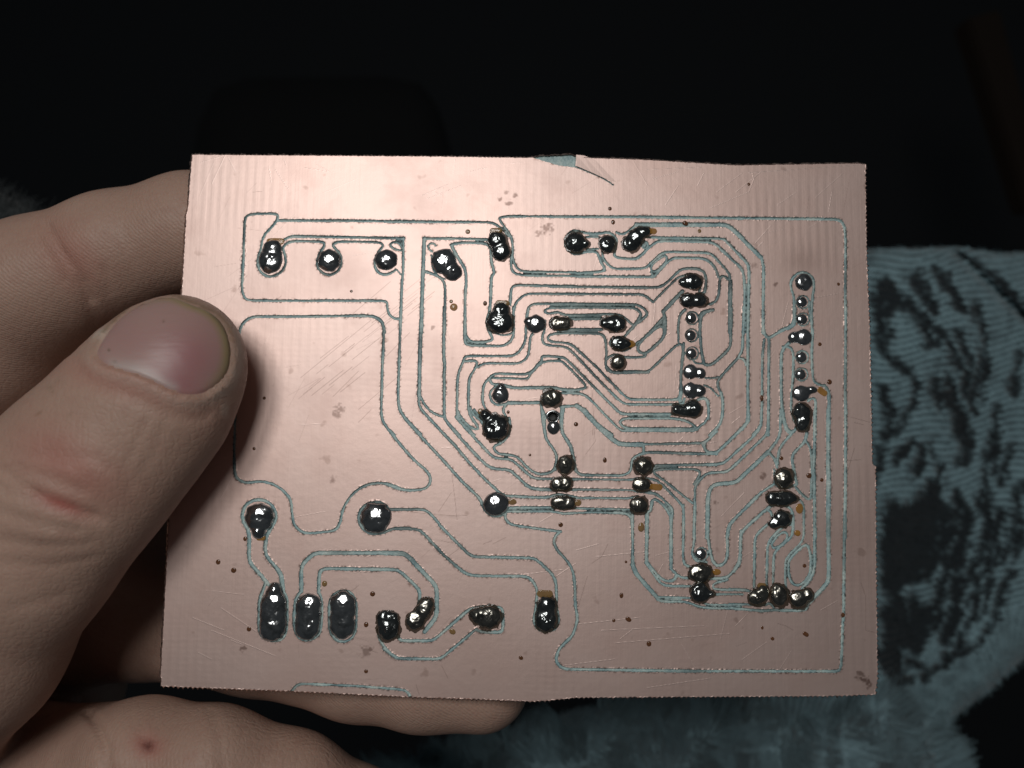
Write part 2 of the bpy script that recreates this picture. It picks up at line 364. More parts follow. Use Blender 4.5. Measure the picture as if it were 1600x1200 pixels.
# milled isolation lines, read off enlarged tiles of the photograph: tile -> (origin x, origin y, enlargement)
TILES = dict(A=(360, 320, 16 / 3), B=(600, 320, 16 / 3), C=(860, 320, 16 / 3), D=(1060, 320, 16 / 3),
             E=(560, 480, 16 / 3), F=(820, 480, 16 / 3), G=(1060, 480, 16 / 3), H=(600, 640, 16 / 3),
             I=(820, 640, 16 / 3), J=(1060, 640, 16 / 3), K=(340, 720, 16 / 3), L=(360, 860, 16 / 3),
             M=(600, 820, 5.2167), N=(960, 780, 6.6667), O=(1140, 740, 5.215), P=(800, 820, 4.6167), Z=(0, 0, 1))
LINES = '''
A5 385 130 400 92 375 72 180 75 130 95 118 130 108 450 95 680 105 750 135 795 330 800 900 798 1310 800 1305 870 1330 925 1370 950 1410 948
A5 1440 275 1440 560 1430 620 1420 900 1415 1067
E5.5 355 0 345 300 330 700 335 830 360 890 520 1060
H5.5 135 0 160 60 350 270 500 430 650 600 800 740 820 800 850 850 900 885 950 890 990 875 1015 850 1030 818 1350 815 1600 820
H5 1015 850 1040 848 1400 845 1500 870 1600 860
A5.5 385 130 420 130 1000 133 1600 140
B5.5 0 140 880 145 930 160 1000 215 1040 260
B5 1600 98 1030 95 970 105 960 120 1000 180 1050 240 1072 310 1070 430 1090 500 1125 548 1200 558 1600 563
B5 1060 420 1058 530 1090 578 1200 588 1600 592
A5 385 130 360 170 290 240 265 290 255 370 230 430 225 500 250 560 290 590 340 600 400 580 450 530 465 470 450 400 430 350 500 302 740 305 785 315 780 350 750 390 725 440 720 500 740 550 800 585 860 580 910 540 930 480 915 410 880 370 850 340 870 315 920 305 1210 310 1260 320 1275 345 1240 380 1205 440 1200 500 1220 560 1280 585 1330 575 1380 540
A3 1380 535 1420 580
A5.5 420 310 490 262 900 268 1445 280
A4 1430 380 1380 375 1330 345 1335 320 1380 305 1415 325 1430 360
A5.5 75 1067 85 1020 120 965 180 932 700 930 1150 922 1210 935 1260 975 1280 1020 1285 1067
E5.5 0 72 130 75 180 100 210 140 210 300 200 450 190 850 195 940 240 1010 300 1067
H5.5 0 115 40 170 150 310 280 450 360 510 390 570 380 630 330 665 200 675 110 655 0 615
K5 1600 248 1540 240 1480 210 1400 185 1300 185 1200 215 1110 290 1065 360 1035 430 1025 510 985 580 900 592 760 605 690 590 640 540 625 480 610 320 560 260 480 200 400 175 330 172 240 185 180 165 145 120 138 0
Z4.5 366 720 366 700 370 600 374 520
B7.5 335 280 325 560 315 800 310 1067
E7.5 530 0 515 300 505 740
E5 505 740 500 820 560 890 720 1067
E5 520 750 560 830 630 890 715 915
H5.5 310 0 430 130 600 310 700 430 850 590 950 680 1000 718 1350 735 1420 712 1480 705 1540 720 1600 732
B5.5 335 282 600 280 870 290
B6 560 335 620 315 820 315 880 340 895 380 890 450 910 530 920 570 895 590 890 700 885 880 855 950 860 1020 890 1067
E5.5 1090 0 1090 70 1070 110 1075 180 1120 255 1110 275 1060 290 940 290 910 260 890 225
E5.5 890 0 885 180 885 315 1220 325 1295 255 1292 0
E4 1120 200 1180 235 1260 230 1295 200
B6 565 335 580 380 630 460 680 540 685 620 675 800 675 1067
B5.5 345 555 420 580 490 620 510 680 505 1067
E6 715 0 710 400 720 490 715 540 715 910 730 950 840 1067
H5.5 500 0 505 80 550 140 740 350 860 470 930 495 1050 500 1100 550 1200 640 1260 660 1600 668
B3.5 395 420 400 520 440 590 510 620
B4 400 390 365 360 375 325 410 315 430 340
B5.5 1050 830 1055 740 1070 668 1600 680
C5.5 0 680 900 690 960 660 1090 530 1240 530 1300 580 1290 740 1220 745
B5 1600 742 1180 740 1100 810 1080 870 1075 1067
C5 0 742 780 745 855 810
B5 1600 822 1230 825 1195 870 1185 960
C5.5 0 825 740 830 825 910 690 1010 640 1067
F5 905 170 825 250
E5 1420 0 1405 80 1395 170 1395 270 1360 350 1295 408 885 405 875 450 840 525 825 600 820 920 900 1000 970 1067
E5 885 450 970 440 995 470 960 530 920 590 915 850 940 920 1000 1000 990 1020 930 1000 850 920 830 870
E5 995 500 1040 465 1350 470 1420 405 1430 250 1450 225
E4.5 930 830 960 900 1030 950 1050 1020 1060 1067
H4.5 750 0 810 70 835 160 870 230 930 255 980 262 990 270
E5 1240 800 1200 850 1220 900 1260 950 1270 1010 1250 1067
H5 1040 70 1060 130 1040 210 990 270 920 300 915 330 950 370 1080 380 1130 410 1200 490 1270 535 1340 540 1420 510 1440 390
H5.5 600 60 640 110 750 230 900 390 960 410 1050 410 1120 460 1200 540 1260 575 1600 580
B4.5 1600 850 1370 860 1330 885 1370 910 1440 890 1500 915 1600 925
C5.5 0 855 690 855 750 890 752 930 700 1000
C5 0 905 60 890 110 920 560 910 620 940 690 1005
F6 370 95 640 95
F5.5 300 185 640 185
F5 185 260 210 225 300 215 640 220 670 260 680 350 680 410 670 500 700 540 850 540 1030 540 1090 480 1270 310 1310 305 1320 350 1310 430 1300 620 1295 750 1270 770 870 770 820 730 600 500 390 310 340 295 220 290 185 260
F7 680 500 720 545 850 540 1030 540
F4.5 290 190 230 180 200 140 220 100 270 80
F5 165 110 170 180 145 240 145 290 190 320 330 325 390 365 600 590 780 770 840 810 1250 810 1320 800
F5 40 560 150 450 300 445 340 475 510 650 500 680 400 690
F5.5 140 435 140 405 330 415 560 650 790 880 830 890 1250 890
E5 1528 440 1430 555 1340 560 1130 550 1080 600 1040 650 1030 800 1090 890
E4.5 1430 560 1415 600 1250 590 1120 590
E6 1095 600 1110 645 1190 640 1280 672 1600 672
F6.5 0 670 260 670 320 690 400 690
E4.5 1180 640 1110 680 1090 740 1120 800 1180 820 1250 795
E7 1250 798 1520 795
E5.5 1520 795 1530 900 1560 1067
H5.5 1320 0 1330 120 1350 250 1430 350 1440 420 1425 500
F5 300 830 430 820
F5 300 830 330 850 310 900 310 1000
F9 430 820 480 850 600 980 720 1067
I6.5 310 0 300 80 310 200 380 290 400 380 420 500
I5.5 420 500 460 545 830 550 890 510 890 420 920 390 990 360 1050 355 1600 370
I9 490 0 620 150 770 280 820 290 980 290
I5 980 290 1480 278 1520 260 1600 180
I5 990 300 990 360
F5 290 715 470 715 540 760 700 930 790 1020 830 1030 1420 1030 1450 1000 1525 940 1535 860 1520 760 1460 760 1400 790
F5 790 950 830 925 1260 925 1360 950 1430 1000 1420 1010 850 1010 800 980 790 950
F7 850 1020 1420 1020
F4 150 860 170 900 165 1000
I4.5 170 80 190 30 235 10 280 30 300 80
G6 440 0 435 340 280 480 225 480 210 460 190 350 180 200 190 50 290 20
D6 440 640 430 1067
D5 290 870 190 890 180 940 175 1067
C5 1300 830 1370 820 1405 750 1410 610 1440 585 1480 620
B5.5 1600 98 1400 97
C6 0 98 700 100 1600 112
D5.5 300 110 700 112 1340 120 1385 170 1395 300 1390 650 1395 1067
G5.5 1395 0 1390 700 1395 1067
J5.5 1395 0 1390 1067
O5.5 945 0 935 500 930 1130 925 1200
Z5 1317 970 1316 1000 1314 1049 1100 1048.5
P5.5 350 48 310 80 300 130 330 190 400 260 440 330 455 450 455 580 475 680 440 800 340 890 315 960 330 1010 380 1042 1385 1056
H5 1015 850 1005 900 1040 950 1120 970 1420 1010 1475 1018
C5 450 545 400 560 215 568
C5.5 215 595 860 600
C5.5 450 545 450 520 420 480 400 410 370 385 270 395 220 415 150 390 115 320 150 230 220 210 300 240 420 240 480 225 540 260 555 320 530 400 540 440 720 455 870 310 930 300 1350 310 1420 360 1500 440
C4 300 267 400 267
C4 300 370 400 366
C5 430 390 440 450 490 510 540 535 790 530 830 490 940 390 1340 400 1500 580 1490 700 1490 1067
C5 830 545 850 490 940 420 970 430 970 470 880 560 830 545
C5 840 560 860 595
C5 550 230 600 250 650 220 720 165
C9 720 165 1480 165 1600 280
D8 400 170 450 200 560 310 690 440
D6 690 440 710 500 705 1067
G6 705 0 710 210 750 265 870 185 960 165 970 100 970 0
D5 840 1050 960 1000 965 760 930 680 950 600 1030 550 1110 590 1135 650 1115 800 1110 900 1115 1067
C5 800 270 1450 280 1600 450
D6 380 285 590 500 580 1067
G6 580 0 580 960 470 1067
D5.5 350 370 540 540 555 700 545 1067
G5.5 545 0 535 360 500 420 340 590 320 650 370 740 370 900 340 990 260 1067
G5 500 420 550 430 565 480
C5.5 860 600 990 460 1040 440 1290 445 1370 510 1400 600
C4.5 855 810 1060 605 1110 595 1160 570 1220 590 1255 650 1240 720
C8 940 890 1100 720
C6 940 890 960 940 955 1067
C3.5 755 345 760 310 790 300 820 330 790 370 755 345
F6 1160 40 1165 250 1010 390 950 375 935 330 1000 250 1120 150 1165 170
F5 1150 90 1000 250 860 355 780 365 720 330 705 290 740 250
F5 1010 390 1000 415 830 420 760 390 700 410 680 440
C4.5 1120 870 1070 920 1060 1067
F4.5 1340 20 1285 70 1280 290
F4 1400 430 1420 470 1480 470
F4 1320 800 1330 760
G5 45 300 40 430 20 520 20 640 30 700 10 780
G4 225 590 310 590 330 580
G4 215 650 270 670 330 740
G5 180 760 240 755 255 840 250 930
G5 715 270 700 400 695 980 620 1060
J5.5 695 0 690 140 640 210 370 455 0 460
G5.5 755 270 750 1067
J5.5 750 0 745 200 410 520 240 525 140 620 130 1067
N5 830 0 845 60 830 480 805 540 830 620 880 655 960 655
G6 930 290 870 340 855 420 860 800 880 960 920 1040 960 1040 985 1000
J6 870 0 890 150 920 195 960 185 985 150
G5 870 330 930 325 960 380 955 600 940 750 940 880 985 980
G5 1090 0 1120 200 1110 400 1120 600 1150 640 1220 655
G6.5 1220 655 1255 700 1255 1067
J8 1250 0 1250 1067
O7.5 810 0 805 500 810 880 640 1060
O5.5 640 1060 620 1115 340 1112 280 1120 0 1095
G5 1080 780 1120 755 1145 770 1135 1067
J6 1140 0 1135 280 1130 500 1140 1067
J5 1060 260 1100 310 1115 450 1105 760 1040 720 980 650
O6 690 0 695 780 650 880 590 935
J5.5 1075 100 1065 260 990 330 940 390 960 490 985 620
J5.5 855 0 845 230 750 350
J7.5 750 350 480 610 300 620 250 680 240 1067
J5 950 190 840 320 820 480
J5 750 355 800 400 820 470
J5 800 620 690 690
J6.5 690 690 420 960 405 1067
N6 1333 120 1200 260 1175 330 1180 610 1130 690 1040 690 1000 560 965 320 970 0
N7 970 0 965 320
J4.5 800 500 800 620 850 660 920 655 980 620
O6 350 255 300 290 120 450 90 500 85 740 0 830
N6 1320 330 1310 620 1270 720 1180 820 960 830
O5 300 290 340 310 350 370
O5.5 340 390 230 480 205 540 200 960
O4.5 590 230 605 280 605 540 470 680 455 720 455 930 490 980 520 1080
O4 500 190 560 205 590 230
O5 350 260 400 250 490 270 520 330 515 510 360 640 355 900
O4.5 345 370 380 330 420 295 490 330
O5 510 410 430 430 310 560 300 940 330 980
O4.5 360 540 430 470 480 490 460 550 370 615 340 590 360 540
O5.5 480 790 480 700 600 585 640 580 665 680 660 820 600 900 530 915 490 860 480 790
O5 0 942 130 945 185 970
O4.5 0 1065 160 1065 280 1075 330 1050 360 1090
N5.5 190 110 190 680
N8 190 680 220 770 450 1030
N5 450 1020 500 1020 790 1030
N5 0 135 130 140 180 190
N3.5 0 100 190 110
N7 340 130 335 650
N5.5 335 650 480 830 570 860 640 830 640 790
N4.5 400 20 385 110 345 140
N5 325 660 480 880 560 905 790 905
I5.5 1050 830 1055 760 1090 740 1180 820 1220 900
I6.5 1220 900 1220 1067
N6.5 590 180 590 720
N5 590 720 650 790 720 820 800 820
I5 1010 690 1100 700 1240 830 1225 900
I5 1010 570 1110 590 1310 790 1325 850 1325 1067
N5 720 60 715 640 740 690 790 705
I5 1410 620 1470 530 1430 495 1120 495 1060 520 1160 590 1400 780
I5 1050 520 1060 465 1600 460
I5 1480 280 1500 340 1550 360 1600 350
J6 220 270 215 330 260 365 310 370 590 100 580 0
J5 0 365 215 370
I4.5 200 575 900 585 960 565 1010 575
I4.5 0 630 60 665 340 675 390 665 900 670 960 690 1040 680
I4.5 430 735 880 740 940 720
I4.5 400 822 880 832
I4.5 340 865 560 855 850 865 890 910 895 1067
N5 450 1045 500 1065 750 1065 900 1130 1333 1140
N4 930 1080 980 1100 1333 1100
N4.5 1180 840 1050 870 1020 910 1050 940 1333 950
N4 1040 990 1333 990
K6 250 570 205 500 205 420 250 345 345 315 440 350 490 430 480 510 430 580
K7 430 580 400 640 395 780 520 930 545 1067
K7 250 570 265 620 260 840 400 1000 420 1030
L5.5 290 270 270 340 240 400 235 650 260 720 340 755 420 750 470 680 475 400 440 340
L7 440 340 430 200 300 50 290 0
L7.5 590 340 590 120 700 20 1450 20 1600 170
M8 0 230 180 235 300 370 430 500 430 700 420 760 330 870
L5.5 590 340 540 400 525 600 540 690 600 750 680 745 750 690 765 500 760 400 735 350
L6.5 735 350 740 180 780 150 1400 160 1580 330 1575 450 1530 510
L5 940 330 860 360 820 430 820 650 860 740 940 770 1020 730 1050 650 1050 430 1010 350 940 330
L5 1230 660 1240 740 1300 830 1400 905 1600 905
M5.5 0 1010 100 1090 460 1095 750 850
M6 750 850 780 870 970 880 970 670 780 665 690 690 400 945 130 945 110 900
K5 1430 405 1380 350 1300 340 1220 370 1170 440 1180 530 1240 595 1320 615 1410 590 1460 560 1600 560
K5.5 1430 405 1600 405
M5.5 0 65 60 30 290 35 480 240 650 390 720 415 1180 420 1250 510 1240 690 1215 760 1240 840 1320 875 1400 850 1430 770 1405 690 1405 480 1380 410 1230 270 710 260 450 0
H5 0 795 40 835 330 830 380 860 460 950
Z4.5 455 1081 465 1068 560 1072 635 1078 642 1090
Z2.5 900 261 930 273 945 280 958 289
'''
OUTLINE = [(300, 241), (560, 243), (700, 244), (825, 246), (845, 243), (893, 241), (903, 246), (1000, 249), (1100, 255),
           (1150, 258), (1340, 255), (1353, 257), (1355, 400), (1360, 520), (1364, 724), (1369, 728), (1370, 900),
           (1372, 1060), (1368, 1086), (1300, 1088.5), (900, 1091), (850, 1096), (830, 1097), (760, 1094), (640, 1090),
           (455, 1081), (250, 1073), (262, 850), (283, 470), (291, 335), (294, 322), (296, 290)]
CHIP = [(820, 243), (845, 238), (893, 236), (900, 240), (899, 262), (870, 258), (845, 250)]
HOLES = [(864, 651)]
PINS = [(1080, 497), (1079, 524), (1080, 552), (1253, 472), (1253, 499), (1252, 558), (1251, 585), (1095, 866)]

HG = 0.09                                        # grid step on the board, millimetres
gx = np.arange(-50.2, 51.2, HG, dtype=np.float32)
gy = np.arange(-39.0, 39.0, HG, dtype=np.float32)
NX, NY = len(gx), len(gy)
X, Y = np.meshgrid(gx, gy)
dg = np.full((NY, NX), 9.0, np.float32)         # distance to the nearest milled line's edge (< 0 inside)

def paint(field, pts, hw, pad, op):
    """visit grid windows along a polyline; op(window, distance to its centre line)"""
    for (x0, y0), (x1, y1) in zip(pts[:-1], pts[1:]):
        i0 = max(int((min(x0, x1) - pad - gx[0]) / HG), 0); i1 = min(int((max(x0, x1) + pad - gx[0]) / HG) + 2, NX)
        j0 = max(int((min(y0, y1) - pad - gy[0]) / HG), 0); j1 = min(int((max(y0, y1) + pad - gy[0]) / HG) + 2, NY)
        if i0 >= i1 or j0 >= j1:
            continue
        xx, yy = X[j0:j1, i0:i1] - x0, Y[j0:j1, i0:i1] - y0
        dx, dy = x1 - x0, y1 - y0
        L2 = dx * dx + dy * dy + 1e-9
        t = np.clip((xx * dx + yy * dy) / L2, 0, 1)
        dd = np.hypot(xx - t * dx, yy - t * dy)
        op(field[j0:j1, i0:i1], dd, hw)

def round_poly(p, n=1):
    p = np.asarray(p, float)
    closed = np.allclose(p[0], p[-1])
    for _ in range(n):
        a, b = p[:-1], p[1:]
        L = np.linalg.norm(b - a, axis=1)[:, None] + 1e-9
        cut = np.minimum(0.28, 0.45 / L)
        q = np.empty((2 * len(a), 2)); q[0::2] = a + (b - a) * cut; q[1::2] = b - (b - a) * cut
        p = np.vstack([q, q[:1]]) if closed else np.vstack([p[:1], q[1:-1], p[-1:]])
    return p

def op_min(win, dd, hw):
    np.minimum(win, dd - hw, out=win)

for ln in LINES.strip().splitlines():
    f = ln.split()
    ox, oy, sc = TILES[f[0][0]]
    hw = float(f[0][1:]) / PXMM / 2 * 0.88
    v = np.array(f[1:], float).reshape(-1, 2)
    p = b2(np.c_[ox + v[:, 0] / sc, oy + v[:, 1] / sc])
    paint(dg, round_poly(p, 2), hw, 1.3, op_min)
for cx, cy in PINS:                             # thin milled rings round the bare header pins
    a = np.linspace(0, 2 * math.pi, 25)
    paint(dg, b2(np.c_[cx + 1.5 + 9.5 * np.cos(a), cy + 10 * np.sin(a)]), 2.6 / PXMM / 2, 1.3, op_min)
# ragged cutter edge: fine bite marks plus slow width changes
dg += 0.026 * smooth_noise(dg.shape, 14, 1) + 0.028 * smooth_noise(dg.shape, 3.2, 2) + 0.026 * smooth_noise(dg.shape, 2.0, 5)

def poly_sdf(poly):
    """signed distance, positive inside"""
    best = np.full((NY, NX), 1e9, np.float32)
    inside = np.zeros((NY, NX), bool)
    for (x0, y0), (x1, y1) in zip(poly, np.roll(poly, -1, 0)):
        dx, dy = x1 - x0, y1 - y0
        t = np.clip(((X - x0) * dx + (Y - y0) * dy) / (dx * dx + dy * dy), 0, 1)
        best = np.minimum(best, np.hypot(X - x0 - t * dx, Y - y0 - t * dy))
        if abs(dy) > 1e-9:
            c = ((y0 > Y) != (y1 > Y)) & (X < dx * (Y - y0) / dy + x0)
            inside ^= c
    return np.where(inside, best, -best)

OUT = b2(OUTLINE)

def scallop(x, y):
    """how far the sawn edge bites in, by place along the edge"""
    r = 0.11 * np.abs(np.sin(np.pi * y / 0.62)) * ((x > 45) & (np.abs(y) < 36.5))
    b = 0.11 * np.abs(np.sin(np.pi * x / 0.66)) * (y < -36)
    t = 0.045 * np.abs(np.sin(np.pi * x / 0.55)) * (y > 36) * (x < 5)
    return r + b + t + 0.02 * np.sin(x * 3.1 + y * 2.3) * np.sin(y * 4.7)
do = poly_sdf(OUT) - scallop(X, Y)
dg = np.minimum(dg, -poly_sdf(b2(CHIP)) + 0.05 * smooth_noise(dg.shape, 4, 9))
hol = np.array(b2(HOLES))
dh = np.full((NY, NX), 9.0, np.float32)
for hx_, hy_ in hol:
    dh = np.minimum(dh, np.hypot(X - hx_, Y - hy_) - 0.70)

# snap grid vertices onto the outlines so edges run smooth
VX, VY = X.copy(), Y.copy()
def snap(fld, mask):
    g1, g0 = np.gradient(fld, HG)
    n2 = g0 * g0 + g1 * g1 + 1e-6
    m = mask & (np.abs(fld) < 0.62 * HG)
    VX[m] -= (fld * g0 / n2)[m].clip(-.09, .09)
    VY[m] -= (fld * g1 / n2)[m].clip(-.09, .09)
    return m
m_out = snap(do, np.ones_like(do, bool))
m_hole = snap(dh, ~m_out)
m_gr = snap(dg, ~m_out & ~m_hole)
dg_v = dg.copy(); dg_v[m_gr] = 0
do_v = do.copy(); do_v[m_out] = 0
dh_v = dh.copy(); dh_v[m_hole] = 0

def qavg(a):
    return (a[:-1, :-1] + a[1:, :-1] + a[:-1, 1:] + a[1:, 1:]) * 0.25
on = (qavg(do_v) > 0) & (qavg(dh_v) > 0)
is_cu = on & (qavg(dg_v) > 0)
is_gr = on & ~is_cu

# heights: copper face at 0 with a burr along the cut, grooves sunk
burr = np.clip(smooth_noise(dg.shape, 2.2, 21) + 0.15, 0, 1) * np.exp(-np.clip(dg_v, 0, 9) / 0.10) * (dg_v >= 0)
burr *= np.clip(0.6 + smooth_noise(dg.shape, 40, 22), 0, 1.2)
Z = 0.040 * burr
Z += np.where(dg_v < 0, -np.clip(-dg_v * 5, 0, 0.28) - 0.03 * (smooth_noise(dg.shape, 3, 23) > 0.2) * (dg_v < -0.1), 0)
Z = np.where(do_v < 0.06, Z + 0.03 * smooth_noise(dg.shape, 3, 27), Z)

# scratches and stains that the foil itself carries
scr = np.zeros((NY, NX), np.float32)
stn = np.zeros((NY, NX), np.float32)
def op_line(win, dd, hw):
    a, r = hw
    np.maximum(win, a * np.clip(1 - dd / r, 0, 1), out=win)
def px_line(field, pts, a, r):
    paint(field, b2(pts), (a, r), r + 0.1, op_line)
BRIGHT = '''356 245 368 268|443 248 447 258|475 262 512 268|495 257 515 268|660 305 700 288|680 300 690 305|668 310 720 290|430 265 450 295
1010 265 1095 262|1020 280 1060 268|1110 325 1170 300 1178 280 1175 268|1120 300 1160 270|1170 270 1340 258|1215 320 1245 300|1295 330 1300 300
1090 290 1100 270|1040 320 1060 290|1150 300 1190 268|330 985 430 1025|345 950 420 1000|300 965 350 985|360 1000 378 1007|310 1020 330 1030
800 900 880 890|900 860 935 850|870 900 900 880|930 870 1010 862|960 1005 1140 990|940 985 1100 978|1010 1075 1110 1060|905 975 1000 965
1180 380 1205 352|1185 385 1192 378|690 700 720 698|1070 700 1120 690|420 260 424 285|735 268 760 262|880 1040 960 1030'''
DARK = '''480 960 530 940 560 915|560 640 620 590|470 590 580 500|500 560 545 525|540 500 610 440|520 620 560 580|600 560 640 520|560 660 580 640
705 730 712 790 714 812|640 800 705 806 730 805|685 800 705 770|395 300 410 299|430 470 440 462|1345 910 1352 930 1353 985 1366 988|1240 985 1228 978 1215 974
925 610 930 690 915 710|928 640 926 680|918 900 900 960 898 985|925 880 940 870 950 850|1325 735 1335 700|1325 720 1345 718|700 870 720 855|690 845 715 850
590 1020 575 1015 570 1022|690 1040 700 1060|650 1070 655 1085|770 850 790 840|755 850 768 845|372 452 386 430|1330 652 1360 660|1335 660 1350 664'''
for src, fld, a, r in ((BRIGHT, scr, 0.30, 0.05), (DARK, stn, 0.5, 0.06)):
    for seg in src.replace('\n', '|').split('|'):
        q = np.array(seg.split(), float).reshape(-1, 2)
        px_line(fld, q, a, r)
for k in range(120):                            # faint short polishing scratches
    cx, cy = rng.uniform(300, 1350), rng.uniform(250, 1080)
    an = rng.normal(-0.7, 0.5); L = rng.uniform(12, 60)
    px_line(scr if k % 2 else stn, [(cx, cy), (cx + L * math.cos(an), cy + L * math.sin(an))], rng.uniform(.12, .30), 0.05)
for k in range(26):                             # diagonal file strokes in the left field
    x0 = 470 + k * 7 + rng.uniform(-6, 6); y0 = 640 - k * 7 + rng.uniform(-30, 30)
    L = rng.uniform(20, 70)
    px_line(stn, [(x0, y0), (x0 + L * .78, y0 - L * .62)], rng.uniform(.25, .65), 0.06)
for (cx, cy, r, a) in ((855, 357, 7, .6), (842, 365, 4, .5), (1343, 1053, 4, .6), (1350, 1062, 5, .7), (1337, 1058, 3, .5), (1356, 1068, 5, .7),
                       (530, 640, 6, .5), (525, 648, 5, .5), (520, 749, 4, .5), (570, 1018, 6, .5), (578, 1014, 4, .6), (1160, 560, 3, .4),
                       (782, 312, 3, .6), (795, 318, 4, .6), (805, 305, 3, .6), (790, 300, 3, .5), (1212, 444, 3, .6), (1178, 415, 4, .35),
                       (640, 915, 3, .6), (1190, 745, 4, .6), (1195, 742, 3, .6), (1118, 785, 3, .5), (676, 512, 3, .5), (381, 1014, 4, .6)):
    (bx, by), = b2([(cx, cy)])
    rr = np.hypot(X - bx, Y - by) / (r / PXMM)
    m = rr < 2
    stn[m] = np.maximum(stn[m], a * np.clip(1.5 - rr[m] + 0.9 * smooth_noise(dg.shape, 3, int(cx))[m], 0, 1))
(bx, by), = b2([(1254, 408)])                   # heat tint over the top header pin
stn = np.maximum(stn, 0.22 * np.exp(-(((X - bx) / 2.6) ** 2 + ((Y - by) / 2.0) ** 2)))
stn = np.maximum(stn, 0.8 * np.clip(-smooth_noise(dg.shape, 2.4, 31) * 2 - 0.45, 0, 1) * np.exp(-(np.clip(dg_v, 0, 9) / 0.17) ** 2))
soot_shade = np.clip(smooth_noise(dg.shape, 55, 41) * 1.5 - 0.35, 0, 1) * 0.6
soot_shade = np.clip(soot_shade + 0.5 * np.clip((X + 4) / 14, 0, 1) * ((Y > 4) & (Y < 20) & (X < 30)), 0, 0.85)
char_shade = np.clip(0.45 + 0.75 * smooth_noise(dg.shape, 3, 43) + 0.45 * smooth_noise(dg.shape, 60, 44), 0, 1)   # groove wall shade painted on the lip of the cut, with charred resin
soot_shade = np.maximum(soot_shade, 0.9 * char_shade * np.clip((dg_v + 0.105) / 0.05, 0, 1))
soot_shade = np.where(poly_sdf(b2(CHIP)) > -0.3, 0.0, soot_shade)

# connected copper islands, by runs and union-find
parent = []
def find(a):
    while parent[a] != a:
        parent[a] = parent[parent[a]]
        a = parent[a]
    return a
runs, prev = [], []
for j in range(NY - 1):
    row = np.flatnonzero(np.diff(np.r_[0, is_cu[j].astype(np.int8), 0]))
    cur = []
    for s_, e_ in zip(row[0::2], row[1::2]):
        idx = len(parent); parent.append(idx)
        cur.append((s_, e_, idx)); runs.append((j, s_, e_, idx))
    a = b = 0
    while a < len(prev) and b < len(cur):
        if prev[a][0] < cur[b][1] and cur[b][0] < prev[a][1]:
            ra, rb = find(prev[a][2]), find(cur[b][2])
            if ra != rb:
                parent[ra] = rb
        if prev[a][1] < cur[b][1]:
            a += 1
        else:
            b += 1
    prev = cur
lab = np.full(is_cu.shape, -1, np.int32)
for j, s_, e_, idx in runs:
    lab[j, s_:e_] = find(idx)
ids, cnt = np.unique(lab[lab >= 0], return_counts=True)
vid = np.arange(NX * NY, dtype=np.int64).reshape(NY, NX)
CO = np.stack([VX, VY, Z], -1).reshape(-1, 3) * 0.001
def face_mesh(name, mask, attrs, smooth):
    j, i = np.nonzero(mask)
    q = np.stack([vid[j, i], vid[j, i + 1], vid[j + 1, i + 1], vid[j + 1, i]], -1)
    used, inv = np.unique(q, return_inverse=True)
    me = mesh_np(name, CO[used], inv.reshape(-1, 4), smooth)
    for k, v in attrs.items():
        attr(me, k, v.reshape(-1)[used])
    return me
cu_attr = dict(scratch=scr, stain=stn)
order = np.argsort(-cnt)
n_isl = 0
for k in order:
    mask = lab == ids[k]
    if cnt[k] * HG * HG < 0.35:                 # crumbs of foil left between cuts go with the laminate
        is_gr |= mask
        continue
    name = 'copper_pour' if cnt[k] * HG * HG > 150 else 'copper_trace'
    link(name, face_mesh(name, mask, cu_attr, False), M['copper'], board)
    n_isl += 1
sub = link('laminate', face_mesh('laminate', is_gr, dict(soot_shade=soot_shade), True), M['fr4'], board)
# the board's sawn edge and its back
pts = []
for (x0, y0), (x1, y1) in zip(OUT, np.roll(OUT, -1, 0)):
    n = max(2, int(math.hypot(x1 - x0, y1 - y0) / 0.08))
    for t in np.arange(n) / n:
        x, y = x0 + (x1 - x0) * t, y0 + (y1 - y0) * t
        L = math.hypot(x1 - x0, y1 - y0)
        nx, ny = -(y1 - y0) / L, (x1 - x0) / L     # outward/inward resolved below
        if nx * x + ny * y > 0:
            nx, ny = -nx, -ny
        s_ = float(scallop(np.float64(x), np.float64(y)))
        pts.append((x + nx * s_, y + ny * s_, nx, ny, max(0.0, 0.11 - s_) / 0.11))
pts = np.array(pts); n = len(pts)
nrm2, bead, pts = pts[:, 2:4], pts[:, 4:5] * rng.uniform(0.5, 1.2, (n // 8 + 1, 1)).repeat(8, 0)[:n], pts[:, :2]
ring = np.vstack([np.c_[pts + nrm2 * 0.03, np.full(n, 0.02) + 0.05 * bead[:, 0]], np.c_[pts - nrm2 * (0.02 + 0.20 * bead), np.full(n, -0.05)], np.c_[pts - nrm2 * 0.02, np.full(n, -0.25)],
                  np.c_[pts, np.full(n, -1.6)]]) * .001
i = np.arange(n); i2 = (i + 1) % n
edge = link('sawn_edge', mesh_np('sawn_edge', ring, np.vstack([np.c_[i + k * n, i + (k + 1) * n, i2 + (k + 1) * n, i2 + k * n] for k in range(3)]), True), M['edge'], board)
me = bpy.data.meshes.new('board_back')
me.from_pydata([tuple(p) for p in np.c_[OUT * 0.9985, np.full(len(OUT), -1.6)] * .001], [], [list(range(len(OUT)))])
link('board_back', me, M['fr4'], board)
